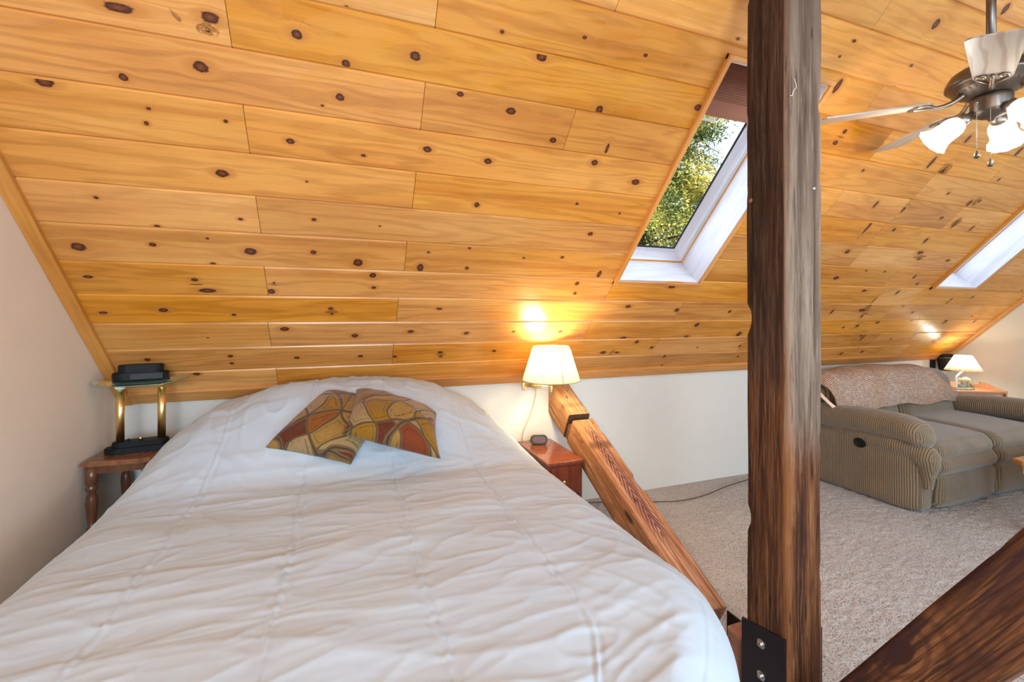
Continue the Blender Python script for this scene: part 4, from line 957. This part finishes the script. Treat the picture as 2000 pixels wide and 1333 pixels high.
# light kit: three tulip shades
FROST = bpy.data.materials.new('lit_frosted_glass'); FROST.use_nodes = True; e_ = FROST.node_tree.nodes['Principled BSDF']
e_.inputs['Base Color'].default_value = (.95, .93, .9, 1); e_.inputs['Emission Color'].default_value = (1, .93, .82, 1); e_.inputs['Emission Strength'].default_value = 2.6
e_.inputs['Roughness'].default_value = .4
for k, deg in enumerate((128, 248, 8)):
    a = math.radians(deg); d = Vector((math.cos(a), math.sin(a), 0)); ax = (d * math.cos(math.radians(38)) + Vector((0, 0, -1)) * math.sin(math.radians(38))).normalized()
    zz = ax; xx = zz.cross(Vector((0, 0, 1))).normalized(); yy = zz.cross(xx); Mo = Matrix((xx, yy, zz)).transposed().to_4x4(); Mo.translation = d * .052 + Vector((0, 0, -.052))
    f = lathe('lamp_holder', [(.011, -.01), (.012, .018), (.024, .022), (.025, .045), (.022, .05)], metal('pewter', (.40, .35, .30), .3, .8), fan, 24, M=Mo)
    lathe('glass_shade', [(.022, .042), (.030, .050), (.038, .064), (.041, .085), (.041, .105), (.044, .125), (.052, .142), (.060, .152), (.057, .153), (.049, .144), (.040, .125), (.037, .105), (.037, .085), (.034, .066), (.020, .046)], FROST, f, 32, closed=False, M=Mo,
          wob=lambda an, z: .0022 * math.sin(an * 10) * max(0, (z - .12) / .03) if z > .12 else 0)
    lamp('fan_bulb_light', 'POINT', Vector((FX, FY, FZ)) + Mo.translation + ax * .175, 5, (1.0, .97, .86), radius=.04)
# pull chains
for cx, cy, zt_, zb_ in ((-.070, .012, -.03, -.215), (-.052, -.020, -.05, -.255)):
    bm = bmesh.new(); n = int((zt_ - zb_) / .0055)
    for i in range(n): bmesh.ops.create_icosphere(bm, subdivisions=1, radius=.0019, matrix=Matrix.Translation((cx, cy, zt_ - i * .0055)))
    addtube(bm, [(cx, cy, zt_), (cx, cy, zb_)], .0007, 5)
    addtube(bm, [(cx * .9, cy * .9, zt_ + .005), (cx, cy, zt_)], .003, 8)
    c = fromb('pull_chain', bm, metal('chain_metal', (.62, .58, .50), .3), fan, smooth=True)
    lathe('chain_fob', [(.001, 0), (.004, -.004), (.009, -.014), (.0105, -.022), (.007, -.030), (.001, -.032)], BRONZE, c, 16, loc=(cx, cy, zb_))

# ================================================================== LOVESEAT
def cord_mat(name, base, dark, axis, freq=150.0):
    t = NT(name, .9, 0, .15); v = t.obj(); s_ = t.sep(v)
    co = s_[axis]
    co = t.math('ADD', co, t.rng(t.noise(v, 6, 2), 0, 1, -.006, .006))
    if axis == 1:                                                       # on faces square to the ribs the fabric's ribs run upright
        ge = t.n.new('ShaderNodeNewGeometry'); ny = t.math('ABSOLUTE', t.sep(ge.outputs['Normal'])[1])
        pick = t.rng(ny, .72, .80, 0, 1); co = t.math('ADD', t.math('MULTIPLY', co, t.math('SUBTRACT', 1.0, pick)), t.math('MULTIPLY', s_[0], pick))
    st = t.math('SINE', t.math('MULTIPLY', co, freq * 2 * math.pi / 2.0)); n = t.noise(v, 130, 3, .6); n2 = t.noise(v, 5, 3)
    c = t.mix(t.rng(n2, .3, .7), base, [q * 1.18 for q in base]); c = t.mix(t.rng(st, .2, .8, 0, .8), c, dark)
    c = t.mix(t.rng(n, .42, .3, 0, .6), c, dark); t.col(c); t.bump(t.math('ADD', t.math('MULTIPLY', st, -.6), n), .5, .004)
    t.b.inputs['Sheen Weight'].default_value = .4; return t.m
KB, KD = (.235, .160, .092), (.045, .032, .02)
CX_ = cord_mat('ribbed_chenille_across', KB, KD, 0, 150.0); CY_ = cord_mat('ribbed_chenille_along', KB, KD, 1, 150.0)
ls = empty('loveseat', (4.52, 2.30, 0), 'olive-brown ribbed reclining loveseat against the back wall', 'sofa')
OX, OY = 4.52, 2.30
def soft(name, lo, hi, mat, parent, r=.05, p=4.0, wob=.006, seed=0, n=26, shape=None):
    """upholstered pad: a rounded box with evenly spread vertices and slight unevenness; world-space bounds"""
    lo = Vector(lo); hi = Vector(hi); c = (lo + hi) / 2; h = (hi - lo) / 2
    bm = bmesh.new(); bmesh.ops.create_cube(bm, size=2); bmesh.ops.subdivide_edges(bm, edges=bm.edges[:], cuts=n, use_grid_fill=True)
    for v in bm.verts:
        q = v.co.copy(); P = Vector((q.x * h.x, q.y * h.y, q.z * h.z))
        # rounding by clamping to the inner box
        rr = [min(r, h[i] * .98) for i in range(3)]
        inner = Vector([max(-h[i] + rr[i], min(h[i] - rr[i], P[i])) for i in range(3)])
        d = Vector([(P[i] - inner[i]) / rr[i] for i in range(3)])
        if d.length > 0: d.normalize(); P = inner + Vector([d[i] * rr[i] for i in range(3)])
        # belly of the padding
        bl = wob * 2.2 * (1 - abs(q.x) ** 2) * (1 - abs(q.y) ** 2) if abs(q.z) > .99 else 0
        P.z += math.copysign(bl, q.z)
        if abs(q.y) > .99: P.y += math.copysign(wob * 1.6 * (1 - q.x ** 2) * (1 - q.z ** 2), q.y)
        W_ = c + P; k = wob * noise.noise(Vector((W_.x * 5 + seed, W_.y * 5, W_.z * 5)))
        W_ = W_ + (P.normalized() * k if P.length else Vector())
        if shape: W_ = shape(W_, q)
        v.co = W_ - Vector((OX, OY, 0))
    return fromb(name, bm, mat, parent, smooth=True)
AY0, AY1 = 1.875, 2.80
# outer side panels
def sidepan(sx):
    X0 = 3.61 if sx < 0 else 5.24; X1 = X0 + .18
    def sh(W_, q):
        f = max(0, (2.05 - W_.y) / .18)                                   # front corner turns inward
        if sx < 0: W_.x += .07 * f * f * (1 - (W_.x - X0) / .18)
        W_.z += 0
        return W_
    return soft('side_panel', (X0, AY0 + .02, .015), (X1, AY1 if sx < 0 else 2.5, .46), CY_, ls, r=.03, wob=.006, seed=sx, shape=sh)
sp = sidepan(-1); sidepan(1)
# rolled arms: pad swelling out over the side, drooping at the front
def arm(sx):
    xc = 3.70 if sx < 0 else 5.33; n = 46; m = 30; vs, fs = [], []
    for i in range(n + 1):
        f = i / n; y = AY0 - .03 + ((2.68 if sx < 0 else 2.50) - AY0 + .03) * f
        ez = max(0, 1 - abs(f * 2 - 1) ** 14) ** .5
        fr = max(0, 1 - f / .22)                                         # front droop
        zc_ = .555 - .055 * fr * fr + .01 * math.sin(f * 5); rx = .125 + .012 * math.sin(f * 3.1); rz = .088
        if f < .12: k_ = math.sqrt(max(0, 1 - ((.12 - f) / .12) ** 2)); ez = k_
        for j in range(m):
            a = 2 * math.pi * j / m; ca, sa = math.cos(a), math.sin(a)
            x = xc + rx * ez * math.copysign(abs(ca) ** .8, ca); z = zc_ + rz * ez * math.copysign(abs(sa) ** .85, sa)
            k = .006 * noise.noise(Vector((x * 6, y * 6, z * 6))); vs.append((x + ca * k - OX, y - OY, z + sa * k))
    for i in range(n):
        for j in range(m):
            a = i * m + j; b = i * m + (j + 1) % m; fs.append((a, b, b + m, a + m))
    fs.append(tuple(range(m))[::-1]); fs.append(tuple(range(n * m, n * m + m)))
    o = mk('arm_rest', vs, fs, CY_, ls, smooth=True)
    # second pad tier under the roll, wrapping down the front
    pts = [(AY0 + .68, .470), (AY0 + .45, .455), (AY0 + .22, .435), (AY0 + .06, .415), (AY0 + .005, .37), (AY0 - .004, .28), (AY0 - .002, .18)]
    bm = bmesh.new(); P3 = [Vector(((xc - (.03 if sx < 0 else -.03) * (1 if y > AY0 + .1 else .1)) - OX, y - OY, z)) for y, z in pts]
    sp_ = spline(P3, 6); rad = [.04 + .04 * min(1, k / 12) for k in range(len(sp_))]
    rad = [r_ * (1 if k < len(sp_) - 12 else max(.35, 1 - (k - len(sp_) + 14) / 16)) for k, r_ in enumerate(rad)]
    addtube(bm, sp_, rad, 22)
    fromb('arm_pad', bm, CY_, ls, smooth=True)
arm(-1); arm(1)
# recliner release: black oval cup on the left side panel
bm = bmesh.new(); Mh = Matrix.Translation((3.607 - OX, 2.245 - OY, .40)) @ Matrix.Rotation(-math.pi / 2, 4, 'Y') @ Matrix.Diagonal((.85, 1, 1, 1))
addlathe(bm, [(.042, -.012), (.042, .006), (.036, .010), (.031, .006), (.026, .001), (.001, .0)], 28, Mh, True)
fromb('recliner_handle', bm, BLACKP, sp, smooth=True)['label'] = 'black plastic recliner handle cup'
for k in range(2):
    a = 3.80 + k * .725; b = a + .72
    soft('seat_cushion', (a, AY0 + .0, .325), (b, 2.58, .475), CX_, ls, r=.075, wob=.012, seed=k * 3, shape=lambda W_, q: W_ + Vector((0, 0, .02 * (W_.y - AY0) - .0)))
    soft('front_roll', (a + .004, AY0 - .03, .245), (b - .004, AY0 + .16, .372), CX_, ls, r=.06, wob=.008, seed=k * 3 + 1)
    soft('footrest_panel', (a + .008, AY0 - .012, .02), (b - .008, AY0 + .10, .262), CX_, ls, r=.05, wob=.010, seed=k * 3 + 2)
def bsh(W_, q): W_.y += .16 * (W_.z - .4); return W_
for k in range(2):
    a = 3.70 + k * .82
    soft('backrest', (a, 2.44, .40), (a + .815, 2.72, .845), CX_, ls, r=.10, wob=.014, seed=k + 8, shape=bsh)
soft('seat_frame', (3.80, AY0 + .10, .03), (5.26, 2.80, .33), CY_, ls, r=.02, wob=.002)

# ---- crocheted throw over the backrest
def knit_mat():
    t = NT('crochet_yarn', .95, 0, .1); v = t.uv('kn2'); x, y, _ = t.sep(v)
    rows = t.math('SINE', t.math('MULTIPLY', y, 2 * math.pi * 52)); st = t.math('SINE', t.math('ADD', t.math('MULTIPLY', x, 2 * math.pi * 95), t.math('MULTIPLY', rows, 1.2)))
    n = t.noise(t.obj(), 40, 3); n2 = t.noise(t.obj(), 3, 2)
    c = t.mix(t.rng(n2, .35, .65), (.90, .58, .40), (.92, .66, .52)); c = t.mix(t.math('MULTIPLY', t.rng(rows, -.1, -.9, 0, .75), t.rng(n, .35, .6, .35, 1)), c, (.22, .125, .08)); c = t.mix(t.math('MULTIPLY', t.rng(st, 0, -.9, 0, .5), t.rng(n, .4, .6)), c, (.17, .10, .07))
    t.col(c); t.bump(t.math('ADD', rows, t.math('MULTIPLY', st, .7)), .8, .006); return t.m
KNIT = knit_mat()
def throw():
    nx_, ny_ = 150, 90; vs, uv, fs = [], [], []
    # profile over the back: (y, z) from the front hem up, over and behind
    prof = [Vector((0, 2.435, .575)), Vector((0, 2.445, .66)), Vector((0, 2.475, .76)), Vector((0, 2.54, .845)), Vector((0, 2.65, .875)), Vector((0, 2.755, .865)), Vector((0, 2.835, .80)), Vector((0, 2.845, .65))]
    pr = spline(prof, 12); n_p = len(pr) - 1
    for j in range(ny_ + 1):
        f = j / ny_ * n_p; k = min(int(f), n_p - 1); p = pr[k].lerp(pr[k + 1], f - k)
        for i in range(nx_ + 1):
            u = i / nx_; x = 3.64 + (5.28 - 3.64) * u
            e = max(0, (x - 4.98) / .30); drop = .13 * e ** 1.6 * max(0, min(1, (p.z - .6) / .25)); l = max(0, (3.80 - x) / .16); drop += .07 * l * max(0, (p.z - .6) / .25)
            fold = .014 * math.sin(x * 13 + 3 * noise.noise(Vector((x * 2, p.z * 2, 0)))) + .012 * noise.noise(Vector((x * 5, p.z * 4, 2)))
            lump = .028 * math.exp(-((x - 4.15) / .10) ** 2) + .02 * math.exp(-((x - 4.55) / .25) ** 2) - .02 * math.exp(-((x - 3.95) / .12) ** 2)
            hem = .012 * math.sin(x * 9) * max(0, 1 - j / 20)
            vs.append(Vector((x - .0, p.y - fold * .6 - lump * .5, p.z + fold * .5 + lump - drop + hem)))
            uv.append((u * 1.6, j / ny_))
    for j in range(ny_):
        for i in range(nx_):
            a = j * (nx_ + 1) + i; fs.append((a, a + 1, a + nx_ + 2, a + nx_ + 1))
    th = empty('throw_blanket', (4.52, 2.6, 0), 'dusty tan crocheted blanket draped over the loveseat back', 'blanket')
    o = mk('blanket_cloth', [v - Vector((4.52, 2.6, 0)) for v in vs], fs, KNIT, th, smooth=True)
    ul = o.data.uv_layers.new(name='kn2')
    for l in o.data.loops: ul.data[l.index].uv = uv[l.vertex_index]
    mod(o, 'SOLIDIFY', thickness=.012, offset=1)
    # folded hem at the left and fringe at the right end
    bm = bmesh.new(); base = Vector((4.52, 2.6, 0))
    for k in range(3):
        pts = [Vector((3.60 - .01 * k, 2.56, .74)), Vector((3.615 - .01 * k, 2.47, .655)), Vector((3.66, 2.42, .605 - .012 * k)), Vector((3.76, 2.405, .597 - .012 * k)), Vector((3.84, 2.40, .60 - .012 * k))]
        addtube(bm, [p - base for p in spline(pts, 6)], .008, 8)
    fromb('folded_hem', bm, KNIT, th, smooth=True)
    bm = bmesh.new(); rn = random.Random(2)
    for k in range(26):
        z = .60 + .012 * k * .6; p = Vector((5.255 + rn.uniform(-.01, .01), 2.42 + k * .006, .575 + k * .006))
        q = p + Vector((.02 + rn.uniform(0, .02), -.03 + rn.uniform(-.01, .01), -.05 + rn.uniform(-.015, .01)))
        addtube(bm, [p - base, (p + q) / 2 - base + Vector((.004, 0, 0)), q - base], .003, 5)
    fr = fromb('fringe', bm, KNIT, th, smooth=True); fr['kind'] = 'stuff'
throw()

# ================================================================== COFFEE TABLE (corner only in view)
OAK = turned_wood('honey_oak', (.42, .17, .05), (.60, .28, .09), .3)
kt = empty('coffee_table', (4.45, 1.15, 0), 'honey oak low table, only its corner showing at right edge', 'table', rz=math.radians(0))
def K(x, y, z): return (x - 4.45, y - 1.15, z)
zt2 = .455
bm = bmesh.new(); poly = [(3.895 - 4.45, 1.50 - 1.15), (3.945 - 4.45, 1.56 - 1.15), (5.0 - 4.45, 1.56 - 1.15), (5.0 - 4.45, .74 - 1.15), (3.895 - 4.45, .74 - 1.15)]
addprism(bm, poly, zt2 - .03, zt2); bmesh.ops.bevel(bm, geom=[e for e in bm.edges if abs(e.verts[0].co.z - e.verts[1].co.z) < 1e-6], offset=.006, segments=3, affect='EDGES')
fromb('table_top', bm, OAK, kt)
box('apron', K(3.93, .79, zt2 - .085), K(4.96, 1.51, zt2 - .03), OAK, kt, bev=.003)
for x in (3.96, 4.90):
    for y in (.80, 1.46): box('leg', K(x, y, 0), K(x + .05, y + .05, zt2 - .04), OAK, kt, bev=.004)

# ================================================================== CORNER CABINET, BEAR LAMP, WALL CAN
cabw = turned_wood('orange_pine_cabinet', (.46, .20, .10), (.58, .29, .155), .35)
cab = empty('corner_cabinet', (5.705, 2.60, 0), 'small orange pine cabinet with scalloped gallery beside the loveseat', 'cabinet', rz=math.radians(-30))
cw, cdp, ch = .50, .30, .63
box('cabinet_body', (-cw / 2 + .015, -cdp / 2 + .02, .02), (cw / 2 - .015, cdp / 2 - .01, ch - .018), cabw, cab)
box('cabinet_top', (-cw / 2 + .012, -cdp / 2, ch - .018), (cw / 2 - .012, cdp / 2 - .008, ch), cabw, cab, bev=.003)
for sx in (-1, 1):
    bm = bmesh.new(); prf = [(-cdp / 2, 0), (cdp / 2, 0), (cdp / 2, ch + .055), (cdp / 4, ch + .05), (0, ch + .030), (-cdp / 3, ch + .012), (-cdp / 2, ch + .008)]
    X0 = sx * (cw / 2 - .006)
    addprism(bm, prf, -.007, .007, Matrix.Translation((X0, 0, 0)) @ Matrix(((0, 0, 1, 0), (1, 0, 0, 0), (0, 1, 0, 0), (0, 0, 0, 1))))
    s_ = fromb('side_panel', bm, cabw, cab)
    for yy_, zz_ in ((-.11, ch - .012), (.08, ch - .012), (.12, ch - .012)):
        bm = bmesh.new(); bmesh.ops.create_uvsphere(bm, u_segments=10, v_segments=6, radius=.006, matrix=Matrix.Translation((X0 + sx * .006, yy_, zz_)))
        fromb('wood_plug', bm, plain('dark_plug', (.12, .04, .02), .5), s_)
bm = bmesh.new(); N = 30; prf = [(-cw / 2 + .013, ch - .001)] + [(-cw / 2 + .013 + (cw - .026) * i / N, ch + .018 + .030 * max(0, math.cos((i / N - .5) * 5.2)) ** 1.5 + .014 * abs(i / N - .5) * 2) for i in range(N + 1)] + [(cw / 2 - .013, ch - .001)]
addprism(bm, prf, -.006, .006, Matrix.Translation((0, cdp / 2 - .015, 0)) @ Matrix(((1, 0, 0, 0), (0, 0, -1, 0), (0, 1, 0, 0), (0, 0, 0, 1))))
fromb('gallery_back', bm, cabw, cab)
drw = box('drawer', (-cw / 2 + .025, -cdp / 2 + .008, ch - .16), (cw / 2 - .04, -cdp / 2 + .021, ch - .035), plain('pale_drawer', (.62, .42, .33), .4), cab, bev=.003)
lathe('knob', [(.005, 0), (.005, .01), (.010, .016), (.006, .022)], cabw, drw, 14, M=Matrix.Translation((0, -cdp / 2 + .008, ch - .095)) @ Matrix.Rotation(math.pi / 2, 4, 'X'))

BLX, BLY = 5.665, 2.585
bl = empty('table_lamp', (BLX, BLY, ch + .001), 'lit table lamp with bear figurine base and painted cone shade', 'lamp', rz=math.radians(-25))
ROCK = plain('mossy_resin', (.25, .25, .18), .7, var=.4, scale=60)
bm = bmesh.new(); addlathe(bm, [(.088, 0), (.092, .006), (.085, .014), (.06, .018)], 28, Matrix.Diagonal((1, .62, 1, 1)), True, wob=lambda a, z: .004 * math.sin(a * 7))
base = fromb('base', bm, ROCK, bl, smooth=True)
bm = bmesh.new()
for cx, cy, cz, r in ((-.01, 0, .028, .028), (.025, .004, .03, .024), (-.03, .005, .03, .022), (.0, -.002, .045, .022)): bmesh.ops.create_icosphere(bm, subdivisions=2, radius=r, matrix=Matrix.Translation((cx, cy, cz)) @ Matrix.Diagonal((1.2, .9, .9, 1)))
lg = fromb('log', bm, ROCK, bl, smooth=True); mod(lg, 'REMESH', mode='VOXEL', voxel_size=.003)
FUR = plain('bear_resin', (.52, .42, .26), .6, var=.25, scale=90); FUR2 = plain('cub_resin', (.36, .22, .11), .6, var=.3, scale=90)
def bear(parts, mat):
    bm = bmesh.new()
    for p, r, s_ in parts: bmesh.ops.create_icosphere(bm, subdivisions=3, radius=r, matrix=Matrix.Translation(p) @ Matrix.Diagonal((*s_, 1)))
    o = fromb('bear_figurine', bm, mat, bl, smooth=True); mod(o, 'REMESH', mode='VOXEL', voxel_size=.0022); mod(o, 'SMOOTH', factor=.5, iterations=3); 
    o.modifiers['remesh'].use_smooth_shade = True
bear([((.022, 0, .094), .024, (1.35, .9, 1.0)), ((.045, 0, .088), .020, (1, .95, 1.1)), ((-.012, -.004, .093), .018, (1, .9, 1)), ((-.034, -.006, .092), .015, (1.1, 1, .95)), ((-.049, -.007, .086), .007, (1.4, .9, .8)), ((-.030, .006, .106), .005, (1, .8, 1)), ((-.030, -.016, .106), .005, (1, .8, 1)),
      ((-.012, -.012, .074), .009, (.9, .9, 1.9)), ((-.005, .012, .074), .009, (.9, .9, 1.9)), ((.050, -.013, .070), .011, (.9, .9, 1.9)), ((.046, .013, .070), .011, (.9, .9, 1.9))], FUR)
bear([((.073, -.008, .040), .017, (1.1, .95, 1.15)), ((.060, -.014, .052), .011, (1.1, 1, 1)), ((.052, -.018, .049), .005, (1.3, 1, .8)), ((.058, -.006, .061), .004, (1, .8, 1)), ((.064, -.021, .061), .004, (1, .8, 1)), ((.065, -.018, .024), .007, (.9, .9, 1.5)), ((.082, -.016, .022), .008, (.9, .9, 1.5))], FUR2)
tube('stem', spline([(-.062, 0, .012), (-.064, 0, .09), (-.062, 0, .122), (-.035, 0, .150), (-.012, 0, .172), (-.006, 0, .20)], 6), .008, WHITEP, bl, 12)
lathe('bulb', [(.008, .20), (.012, .21), (.026, .245), (.028, .262), (.020, .285), (.001, .295)], BULB, bl, 16, loc=(0, 0, 0))
def paint_shade():
    m = shade_mat('painted_parchment', (.85, .82, .74), .55); n = m.node_tree.nodes; l = m.node_tree.links
    tc = n.new('ShaderNodeTexCoord'); sp_ = n.new('ShaderNodeSeparateXYZ'); l.new(tc.outputs['Object'], sp_.inputs[0])
    nz = n.new('ShaderNodeTexNoise'); nz.inputs['Scale'].default_value = 38; nz.inputs['Detail'].default_value = 5; l.new(tc.outputs['Object'], nz.inputs[0])
    ad = n.new('ShaderNodeMath'); ad.operation = 'MULTIPLY_ADD'; l.new(nz.outputs['Fac'], ad.inputs[0]); ad.inputs[1].default_value = .06; l.new(sp_.outputs['Z'], ad.inputs[2])
    rp = n.new('ShaderNodeValToRGB'); mr = n.new('ShaderNodeMapRange'); l.new(ad.outputs[0], mr.inputs[0]); mr.inputs[1].default_value = .02; mr.inputs[2].default_value = .17; l.new(mr.outputs[0], rp.inputs[0])
    el = rp.color_ramp.elements; el[0].position = 0; el[0].color = (.32, .12, .07, 1); el[1].position = 1; el[1].color = (.88, .86, .78, 1)
    for p, c in ((.18, (.62, .36, .24, 1)), (.32, (.66, .50, .40, 1)), (.40, (.48, .52, .42, 1)), (.58, (.70, .72, .62, 1))): q = el.new(p); q.color = c
    for nd in n:
        if nd.type in ('BSDF_DIFFUSE', 'BSDF_TRANSLUCENT'): l.new(rp.outputs[0], nd.inputs[0])
    return m
bm = bmesh.new(); addlathe(bm, [(.138, 0), (.136, .004), (.066, .142), (.064, .145)], 48)
fromb('lamp_shade', bm, paint_shade(), bl, smooth=True, loc=(0, 0, .185))
lamp('table_lamp_light', 'POINT', (BLX, BLY, ch + .27), 11, (1.0, .95, .74), radius=.045)

can = empty('speaker', (5.79, YB, .87), 'small black cylindrical speaker mounted low on wall behind the bear lamp', 'speaker')
box('wall_plate', (-.045, -.02, -.10), (.02, -.0, .07), BLACKP, can, bev=.003)
Mc = Matrix.Translation((.04, -.10, -.005)) @ Matrix.Rotation(math.radians(-12), 4, 'X') @ Matrix.Rotation(math.radians(12), 4, 'Y')
cc = lathe('speaker_case', [(.001, -.078), (.06, -.078), (.066, -.072), (.070, .07), (.066, .078), (.001, .078)], BLACKP, can, 36, M=Mc)
bm = bmesh.new(); pts = [Mc @ Vector((.0715 * math.cos(a), .0715 * math.sin(a), .035)) for a in np.linspace(0, 2 * math.pi, 49)]; addtube(bm, pts, .0016, 6, False)
fromb('gold_ring', bm, BRASS, cc, smooth=True)['label'] = 'thin gold ring'
sw = tube('speaker_wire', [(5.76, YB - .006, .78), (5.62, YB - .008, .70), (5.46, YB - .008, .60)], .0018, plain('pale_wire', (.60, .57, .52), .6), None, 6)
tag(sw, 'thin pale wire slanting down wall from the black speaker', 'wire')

# cord on the carpet
pts = [(1.60, 2.80, .02), (1.72, 2.775, .018), (1.90, 2.72, .02), (2.05, 2.66, .018), (2.25, 2.60, .02), (2.5, 2.62, .02), (2.8, 2.70, .02), (3.3, 2.78, .02), (3.55, 2.80, .02)]
fc = tube('extension_cord', spline(pts, 10), .004, plain('brown_cord', (.10, .055, .03), .5), None, 8)
tag(fc, 'thin brown cord running along the carpet near the back wall', 'cord')

# ================================================================== TREES OUTSIDE THE SKYLIGHTS
LEAF = NT('conifer_needles', .6); v = LEAF.obj(); LEAF.col(LEAF.ramp(LEAF.noise(v, 1.2, 4, .7), [(.3, (.03, .055, .02)), (.46, (.16, .20, .04)), (.60, (.62, .52, .10))]))
LEAF.b.inputs['Transmission Weight'].default_value = 0; LEAF = LEAF.m
BARK = turned_wood('bark', (.06, .04, .03), (.13, .09, .06), .9)
def tree(x, y, h, R, seed, label, count=5200, z0=-2.5):
    rn = random.Random(seed); t = empty('conifer_tree', (x, y, z0), label, 'tree', 'trees behind the house')
    H = h - z0; tube('trunk', [(0, 0, 0), (.1, 0, H * .4), (.05, .1, H * .75), (0, 0, H)], [.2, .15, .08, .02], BARK, t, 10)
    bm = bmesh.new(); vs, fs = [], []
    for k in range(150):
        f = .18 + .8 * rn.random(); zz_ = H * f; a = rn.uniform(0, 2 * math.pi); L_ = R * (1.08 - f) * rn.uniform(.7, 1.15) + .3
        p0 = Vector((0, 0, zz_)); p1 = p0 + Vector((math.cos(a) * L_ * .5, math.sin(a) * L_ * .5, .1)); p2 = p0 + Vector((math.cos(a) * L_, math.sin(a) * L_, -.35 * L_ * .5))
        addtube(bm, [p0, p1, p2], [.03, .018, .006], 5)
        for q in range(count // 150):
            u = rn.random() ** .7; p = (p0.lerp(p1, u * 2) if u < .5 else p1.lerp(p2, u * 2 - 1)) + Vector((rn.gauss(0, .13), rn.gauss(0, .13), rn.gauss(-.06, .09)))
            d = Vector((rn.gauss(0, 1), rn.gauss(0, 1), rn.gauss(-.5, .6))).normalized(); s_ = d.cross(Vector((rn.gauss(0, 1), rn.gauss(0, 1), rn.gauss(0, 1)))).normalized()
            l_ = rn.uniform(.045, .10); w_ = l_ * .17; n = len(vs); vs += [p, p + d * l_ * .5 + s_ * w_, p + d * l_, p + d * l_ * .5 - s_ * w_]; fs.append((n, n + 1, n + 2, n + 3))
    fromb('branches', bm, BARK, t); mk('foliage', vs, fs, LEAF, t)
tree(5.2, 7.2, 9.5, 2.5, 1, 'sunlit green conifer seen through the skylight left of the post', 190000)
tree(2.6, 12.0, 10.5, 2.3, 2, 'darker conifer farther off, seen at top of the skylight', 14000)
tree(10.2, 11.5, 10.0, 2.6, 4, 'yellow-green conifer farther right behind the house', 14000)
g = mk('ground', [(-15, 4, -2.5), (30, 4, -2.5), (30, 40, -2.5), (-15, 40, -2.5)], [(0, 1, 2, 3)], plain('grass_ground', (.08, .12, .04), .95)); struct(g)
